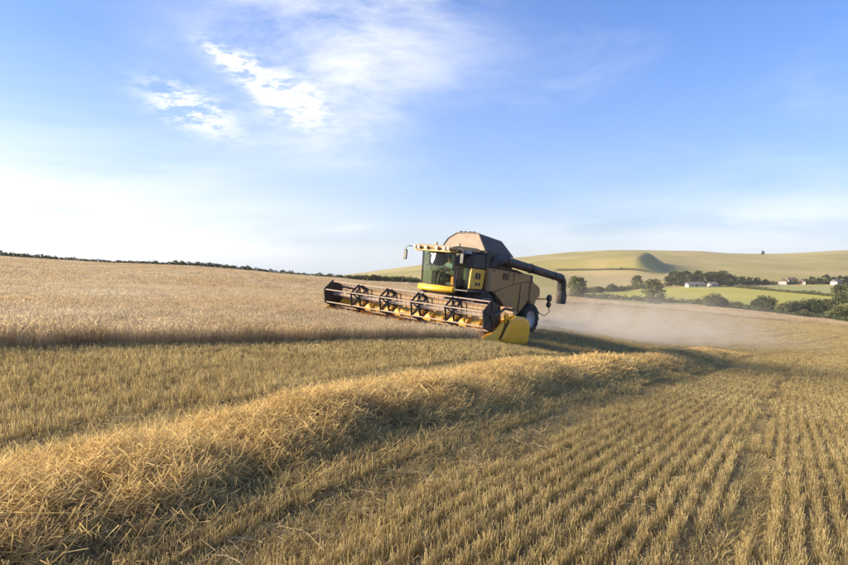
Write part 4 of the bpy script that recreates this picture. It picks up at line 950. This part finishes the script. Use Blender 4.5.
def hedge(pts, hpx, mat, label, name='hedgerow', lump=.35, group=None, seed=1, per_m=10, wid=1.3, gappy=0.0, proj=None):
    rg = np.random.default_rng(seed); P3 = np.array([ground_at(*p, 60) for p in pts]) if proj is None else proj
    d = np.r_[0, np.cumsum(np.hypot(*np.diff(P3[:, :2], axis=0).T))]; L = d[-1]; v, f = [], []; s = 0.0
    while s < L:
        c = np.array([np.interp(s, d, P3[:, i]) for i in range(2)]); dep = max(60, c[1]); h = hpx * dep / FPX * (1 + lump * rg.normal() * .6 + lump * .5 * math.sin(s / 9)); h = max(h, .25 * hpx * dep / FPX)
        step = max(.5, h * .32)
        if rg.random() >= gappy:
            z = H1(*c); nl = int(per_m * step * 2.2) + 14; leaves(v, f, np.array([c[0] + rg.normal() * wid * .2, c[1] + rg.normal() * wid * .2, z + h * .48]), np.array([wid * .8 + h * .12, wid * .8 + h * .12, h * .55]), nl * 2, max(.19, h * .13), rg)
        s += step
    o = empty(name, tuple(P3[0])); me = np_mesh('foliage', np.array(v) - P3[0], f); me.materials.append(M[mat]); q = bpy.data.objects.new('foliage', me); COL.objects.link(q); q.parent = o
    bm = B(); s = 1.0
    while s < L:
        c = np.array([np.interp(s, d, P3[:, i]) for i in range(2)]); z = H1(*c); h = hpx * max(60, c[1]) / FPX
        b0 = np.array([c[0], c[1], z - .1]) - P3[0]; tube(bm, [b0, b0 + np.array([rg.normal() * .1, rg.normal() * .1, h * .55])], [.07, .03], 4); s += 5
    st = obj('stem', bm, M['bark'], o); st['kind'] = 'stuff'
    tag(o, label, 'hedge', group); return o
# skyline hedge along the top edge of the crop
edge_pts = []
for px, py in ((-60, 0), (0, 0), (60, 0), (120, 0), (180, 0), (240, 0), (300, 0), (350, 0), (400, 0), (440, 0), (490, 0)):
    th = math.atan((px - CXP) / FPX); r_ = float(field_edge(np.array([th]))[0]) + 1.5; x_, y_ = r_ * math.sin(th), r_ * math.cos(th); edge_pts.append((x_, y_, H1(x_, y_)))
hedge(None, 4.4, 'leaf_mid', 'long low dark hedge along the skyline edge of the standing crop', seed=3, per_m=34, wid=1.0, proj=np.array(edge_pts), lump=.35)
hedge([(566, 297.5), (600, 298.5), (640, 301), (670, 302.5), (700, 304)], 3.8, 'leaf_dark', 'dark hedge under the two round trees at the field edge', seed=5, per_m=9)
hedge([(700, 304.5), (740, 309.5), (790, 316), (830, 320), (870, 325)], 5.0, 'leaf_dark', 'low dark hedge below the bushes along the golden field edge', seed=6, per_m=9)
hedge([(736, 287.6), (770, 290.8), (800, 293.6), (836, 297.2)], 2.4, 'leaf_mid', 'thin hedge dividing the bright meadow from the paler pasture', seed=7, lump=.5)
hedge([(580, 293.5), (600, 291.8), (630, 289.5), (664, 288)], 3.6, 'leaf_mid', 'hedge along the far upper edge of the bright green meadow', seed=8, per_m=6)
hedge([(556, 271.5), (580, 270.5), (610, 270.2), (648, 272.5)], 1.8, 'leaf_mid', 'faint hedge line crossing the far hillside above the pale stubble slope', seed=9, per_m=2, wid=2.5)
hedge([(740, 285.5), (775, 284.6), (810, 284.4), (848, 284.6), (880, 285)], 3.6, 'leaf_dark', 'hedge beside the village roofs at the foot of the hill', seed=10, per_m=5)
tree(577, 298, 21, 'broad', 'olive green tree beside the auger spout at the field edge', wscale=1.0)
tree(653.5, 303.5, 23, 'round', 'lone round tree standing in the hedge before the bright meadow')
tree(637, 287.5, 12, 'round', 'rounded tree at the foot of the pale stubble slope')
def belt_label(px):
    if px < 670: return 'short dark tree where the belt meets the pale stubble slope'
    if px < 684: return 'tall dark tree in the belt between stubble slope and long white house'
    if px < 707: return 'tall dark tree rising directly behind the long white house'
    if px < 720: return 'tall dark tree rising directly behind the short white house'
    if px < 732: return 'tall dark tree of the belt past the short white house'
    return 'low dark tree ending the belt beside the row of small trees'
BELT = 'trees of the dark belt beside the white houses'
for i, (px, h) in enumerate(((668, 10), (674, 14), (680, 15), (686, 14), (692, 13), (698, 14), (704, 14), (711, 13), (717, 15), (723, 14), (729, 13), (735, 8))):
    tree(px, 286.2 - (i % 2) * 1.2, h, 'wood', belt_label(px), group=BELT, wscale=1.15)
for px, h in ((742, 9), (750, 8), (757, 8), (765, 6)): tree(px, 285.0, h, 'dark', 'small dark tree in the gap between the tall belt and village roofs', group='small trees between belt and village', wscale=1.4)
for px, h in ((806, 6), (812, 8), (819, 7), (826, 10), (833, 8), (840, 9), (847, 9)): tree(px, 284.5, h, 'dark', 'dark tree in the row behind the village roofs', group='trees behind the village', wscale=1.4)
tree(714, 307, 12, 'darkbush', 'large dark mounded bush below the bright meadow beside the golden field', 'bush', 'bush', wscale=.95)
tree(738, 309, 7, 'palebush', 'small pale bush between two dark mounded bushes', 'bush', 'bush')
tree(765, 310, 13, 'darkbush', 'broad dark green bush with rounded top below the meadow', 'bush', 'bush', wscale=.95)
tree(782, 312, 8, 'palebush', 'pale straw green bush beside the broad dark bush', 'bush', 'bush')
tree(793, 312, 10, 'darkbush', 'dark bush at the start of the thick clump', 'bush', 'bush')
tree(812, 313, 13, 'darkbush', 'dark bush in the middle of the thick clump', 'bush', 'bush', wscale=.9)
tree(826, 311, 11, 'bush', 'mid green bush behind the thick clump', 'bush', 'bush')
tree(806, 317, 7, 'palebush', 'pale scrub bush at the foot of the thick clump', 'bush', 'bush')
tree(842, 305, 21, 'broad', 'broad green tree rising behind the thick clump of bushes', wscale=1.05)
tree(838, 319, 13, 'bush', 'green bush beside the field corner under the broad tree', 'bush', 'bush', wscale=.8)
tree(862, 318, 14, 'bush', 'bush closing the hedge past the field corner', 'bush', 'bush')
tree(598, 293, 6, 'bush', 'low bush at the near corner of the upper meadow hedge', 'bush', 'bush')
tree(612, 291.5, 7, 'darkbush', 'dark bush growing out of the upper meadow hedge', 'bush', 'bush', wscale=.7)
M['wall_white'] = MT('white_render').base((.42, .40, .36), .8).mat
M['roof_tile'] = paint('roof_tiles', (.16, .10, .075), (.12, .09, .07), .3, .8, .6)
M['roof_slate'] = paint('roof_slates', (.10, .10, .11), (.14, .12, .11), .3, .8, .6)
M['pane'] = MT('window_pane').base((.03, .035, .04), .15).mat
def house(px, py, wpx, hpx, rz, roof, label, dpt=6.0, nwin=4, chim=True):
    g = ground_at(px, py, 60); k = g[1] / FPX; w, h = wpx * k, hpx * k; e = empty('house', tuple(g)); e.rotation_euler.z = rz; tag(e, label, 'house')
    obj('wall', box(-w / 2, w / 2, -dpt / 2, dpt / 2, -.8, h * .58), M['wall_white'], e)
    bm = B(); z0, z1 = h * .58, h; prism(bm, [(0, 0)] and [(-dpt / 2 - .3, z0 - .1), (dpt / 2 + .3, z0 - .1), (0, z1)], -w / 2 - .3, w / 2 + .3)
    bmesh.ops.rotate(bm, verts=bm.verts, cent=(0, 0, 0), matrix=Matrix.Rotation(math.pi / 2, 3, 'Z')); r_ = obj('roof', bm, M[roof], e)
    if chim: obj('chimney', box(w * .28 - .35, w * .28 + .35, -.35, .35, h * .85, h * 1.15), M['roof_tile'], r_)
    obj('door', box(-.5, .5, -dpt / 2 - .06, -dpt / 2 + .02, 0, min(2.0, h * .5)), M['pane'], e)
    for i in range(nwin):
        x = (i + .5) / nwin * w - w / 2
        if abs(x) < .9: x += 1.4
        obj('window', box(x - .5, x + .5, -dpt / 2 - .05, -dpt / 2 + .02, h * .25, h * .45), M['pane'], e)
house(695, 287.0, 17, 5.2, .05, 'roof_slate', 'long low white house in front of the dark tree belt', nwin=6)
house(712.5, 286.8, 7, 4.8, .1, 'roof_slate', 'short white house at the end of the dark tree belt', nwin=3)
house(783, 284.6, 6, 6, .9, 'roof_tile', 'white gabled village house nearest the small trees', nwin=2)
house(791, 284.2, 9, 6.5, .1, 'roof_tile', 'village house with long brown roof between white gables', nwin=3)
house(802, 284.4, 5, 5.5, .8, 'roof_tile', 'small white gabled village house beside the long brown roof', nwin=2)
house(836, 284.8, 6, 5.5, .3, 'roof_slate', 'slate roofed house among the trees behind the village', nwin=2)
tree(763, 255.2, 4.6, 'dark', 'lone tree on the bare ridge of the far hill', wscale=1.2)

# ------------------------------------------------------------------ dust thrown up behind the harvester
def build_dust():
    L0, L1, WY, HT = 4.6, 62.0, 13.0, 6.5
    me = bpy.data.meshes.new('dust_cloud'); bm = B()
    n = 12; rings = []
    for i in range(n + 1):
        u = i / n; x = -(L0 + (L1 - L0) * u); wy = 3.0 + WY * u; off = -3.0 * u * u
        c0 = Wp(x, off + wy); c1 = Wp(x, off - wy); row = []
        for c in (c0, c1):
            z = H1(c[0], c[1]); row.append((c[0], c[1], z))
        z0 = min(row[0][2], row[1][2]) - 1.5; z1 = max(row[0][2], row[1][2], H1(*Wp(x, off)[:2])) + 2.5 + HT * min(1, .4 + u)
        rings.append([bm.verts.new(p) for p in ((row[0][0], row[0][1], z0), (row[1][0], row[1][1], z0), (row[1][0], row[1][1], z1), (row[0][0], row[0][1], z1))])
    for a, b in zip(rings, rings[1:]):
        for k in range(4): bm.faces.new((a[k], a[(k + 1) % 4], b[(k + 1) % 4], b[k]))
    bm.faces.new(rings[0][::-1]); bm.faces.new(rings[-1])
    m = MT('dust'); m.n.remove(m.p); vol = m.node('ShaderNodeVolumePrincipled'); vol.inputs['Color'].default_value = (.90, .83, .70, 1); vol.inputs['Anisotropy'].default_value = .35
    p = m.pos()
    def dot(vec, off):
        s = m.node('ShaderNodeVectorMath', operation='SUBTRACT'); m.l.new(p, s.inputs[0]); s.inputs[1].default_value = tuple(off)
        d = m.node('ShaderNodeVectorMath', operation='DOT_PRODUCT'); m.l.new(s.outputs[0], d.inputs[0]); d.inputs[1].default_value = tuple(vec); return d.outputs['Value']
    xl = m.math('MULTIPLY', dot(HF, HO), -1.0); yl = dot(HL, HO); zl = dot(HU, HO)     # metres behind, to the left, above
    u = m.map(xl, L0, L1, 0, 1)
    wy = m.math('ADD', m.math('MULTIPLY', u, WY * .62), 1.5); off = m.math('MULTIPLY', m.math('MULTIPLY', u, u), -3.0)
    q = m.math('DIVIDE', m.math('SUBTRACT', yl, off), wy); gy = m.math('EXPONENT', m.math('MULTIPLY', m.math('MULTIPLY', q, q), -1.2))
    hz = m.math('ADD', m.math('MULTIPLY', u, 2.2), .85); zc = m.math('MAXIMUM', m.math('ADD', zl, m.math('MULTIPLY', u, 1.0)), 0.0)
    gz = m.math('EXPONENT', m.math('MULTIPLY', m.math('POWER', m.math('DIVIDE', zc, hz), 1.6), -1.0))
    al = m.math('MULTIPLY', m.map(xl, L0, L0 + 1.6, 0, 1), m.math('EXPONENT', m.math('MULTIPLY', u, -4.2))); al = m.math('MULTIPLY', al, m.map(xl, L1 - 14, L1 - 1, 1, 0))
    nz = m.map(m.noise(p, .62, 5, .62, (1, 1, 1.4), .6), .38, .64, -.15, 2.0)
    d = m.math('MULTIPLY', m.math('MULTIPLY', gy, gz), m.math('MULTIPLY', al, nz)); m.l.new(m.math('MULTIPLY', m.math('MAXIMUM', d, 0.0), DUST_D), vol.inputs['Density'])
    m.l.new(vol.outputs[0], m.out.inputs['Volume'])
    o = obj('dust_cloud', bm, m.mat); tag(o, 'pale brown dust drifting low behind the combine harvester', 'dust', None, 'stuff')
DUST_D = 0.62
build_dust()

# ------------------------------------------------------------------ thin evening haze over the whole valley
def build_haze():
    m = MT('haze'); m.n.remove(m.p); v = m.node('ShaderNodeVolumePrincipled'); v.inputs['Color'].default_value = (.93, .95, 1.0, 1); v.inputs['Density'].default_value = HAZE_D; v.inputs['Anisotropy'].default_value = .2
    m.l.new(v.outputs[0], m.out.inputs['Volume']); zs = [ob.bound_box for ob in sc.objects if ob.type == 'MESH' and ob.get('kind') == 'structure']
    lo = min(c[2] for bb in zs for c in bb) - 1.0; hi = max(max(c[2] for bb in zs for c in bb), CAMZ) + 16.0
    tag(obj('haze', box(-2700, 2700, -2700, 2700, lo, hi), m.mat), 'thin pale haze filling the air over fields and hills', 'haze', None, 'stuff')
HAZE_D = 0.0001
build_haze()
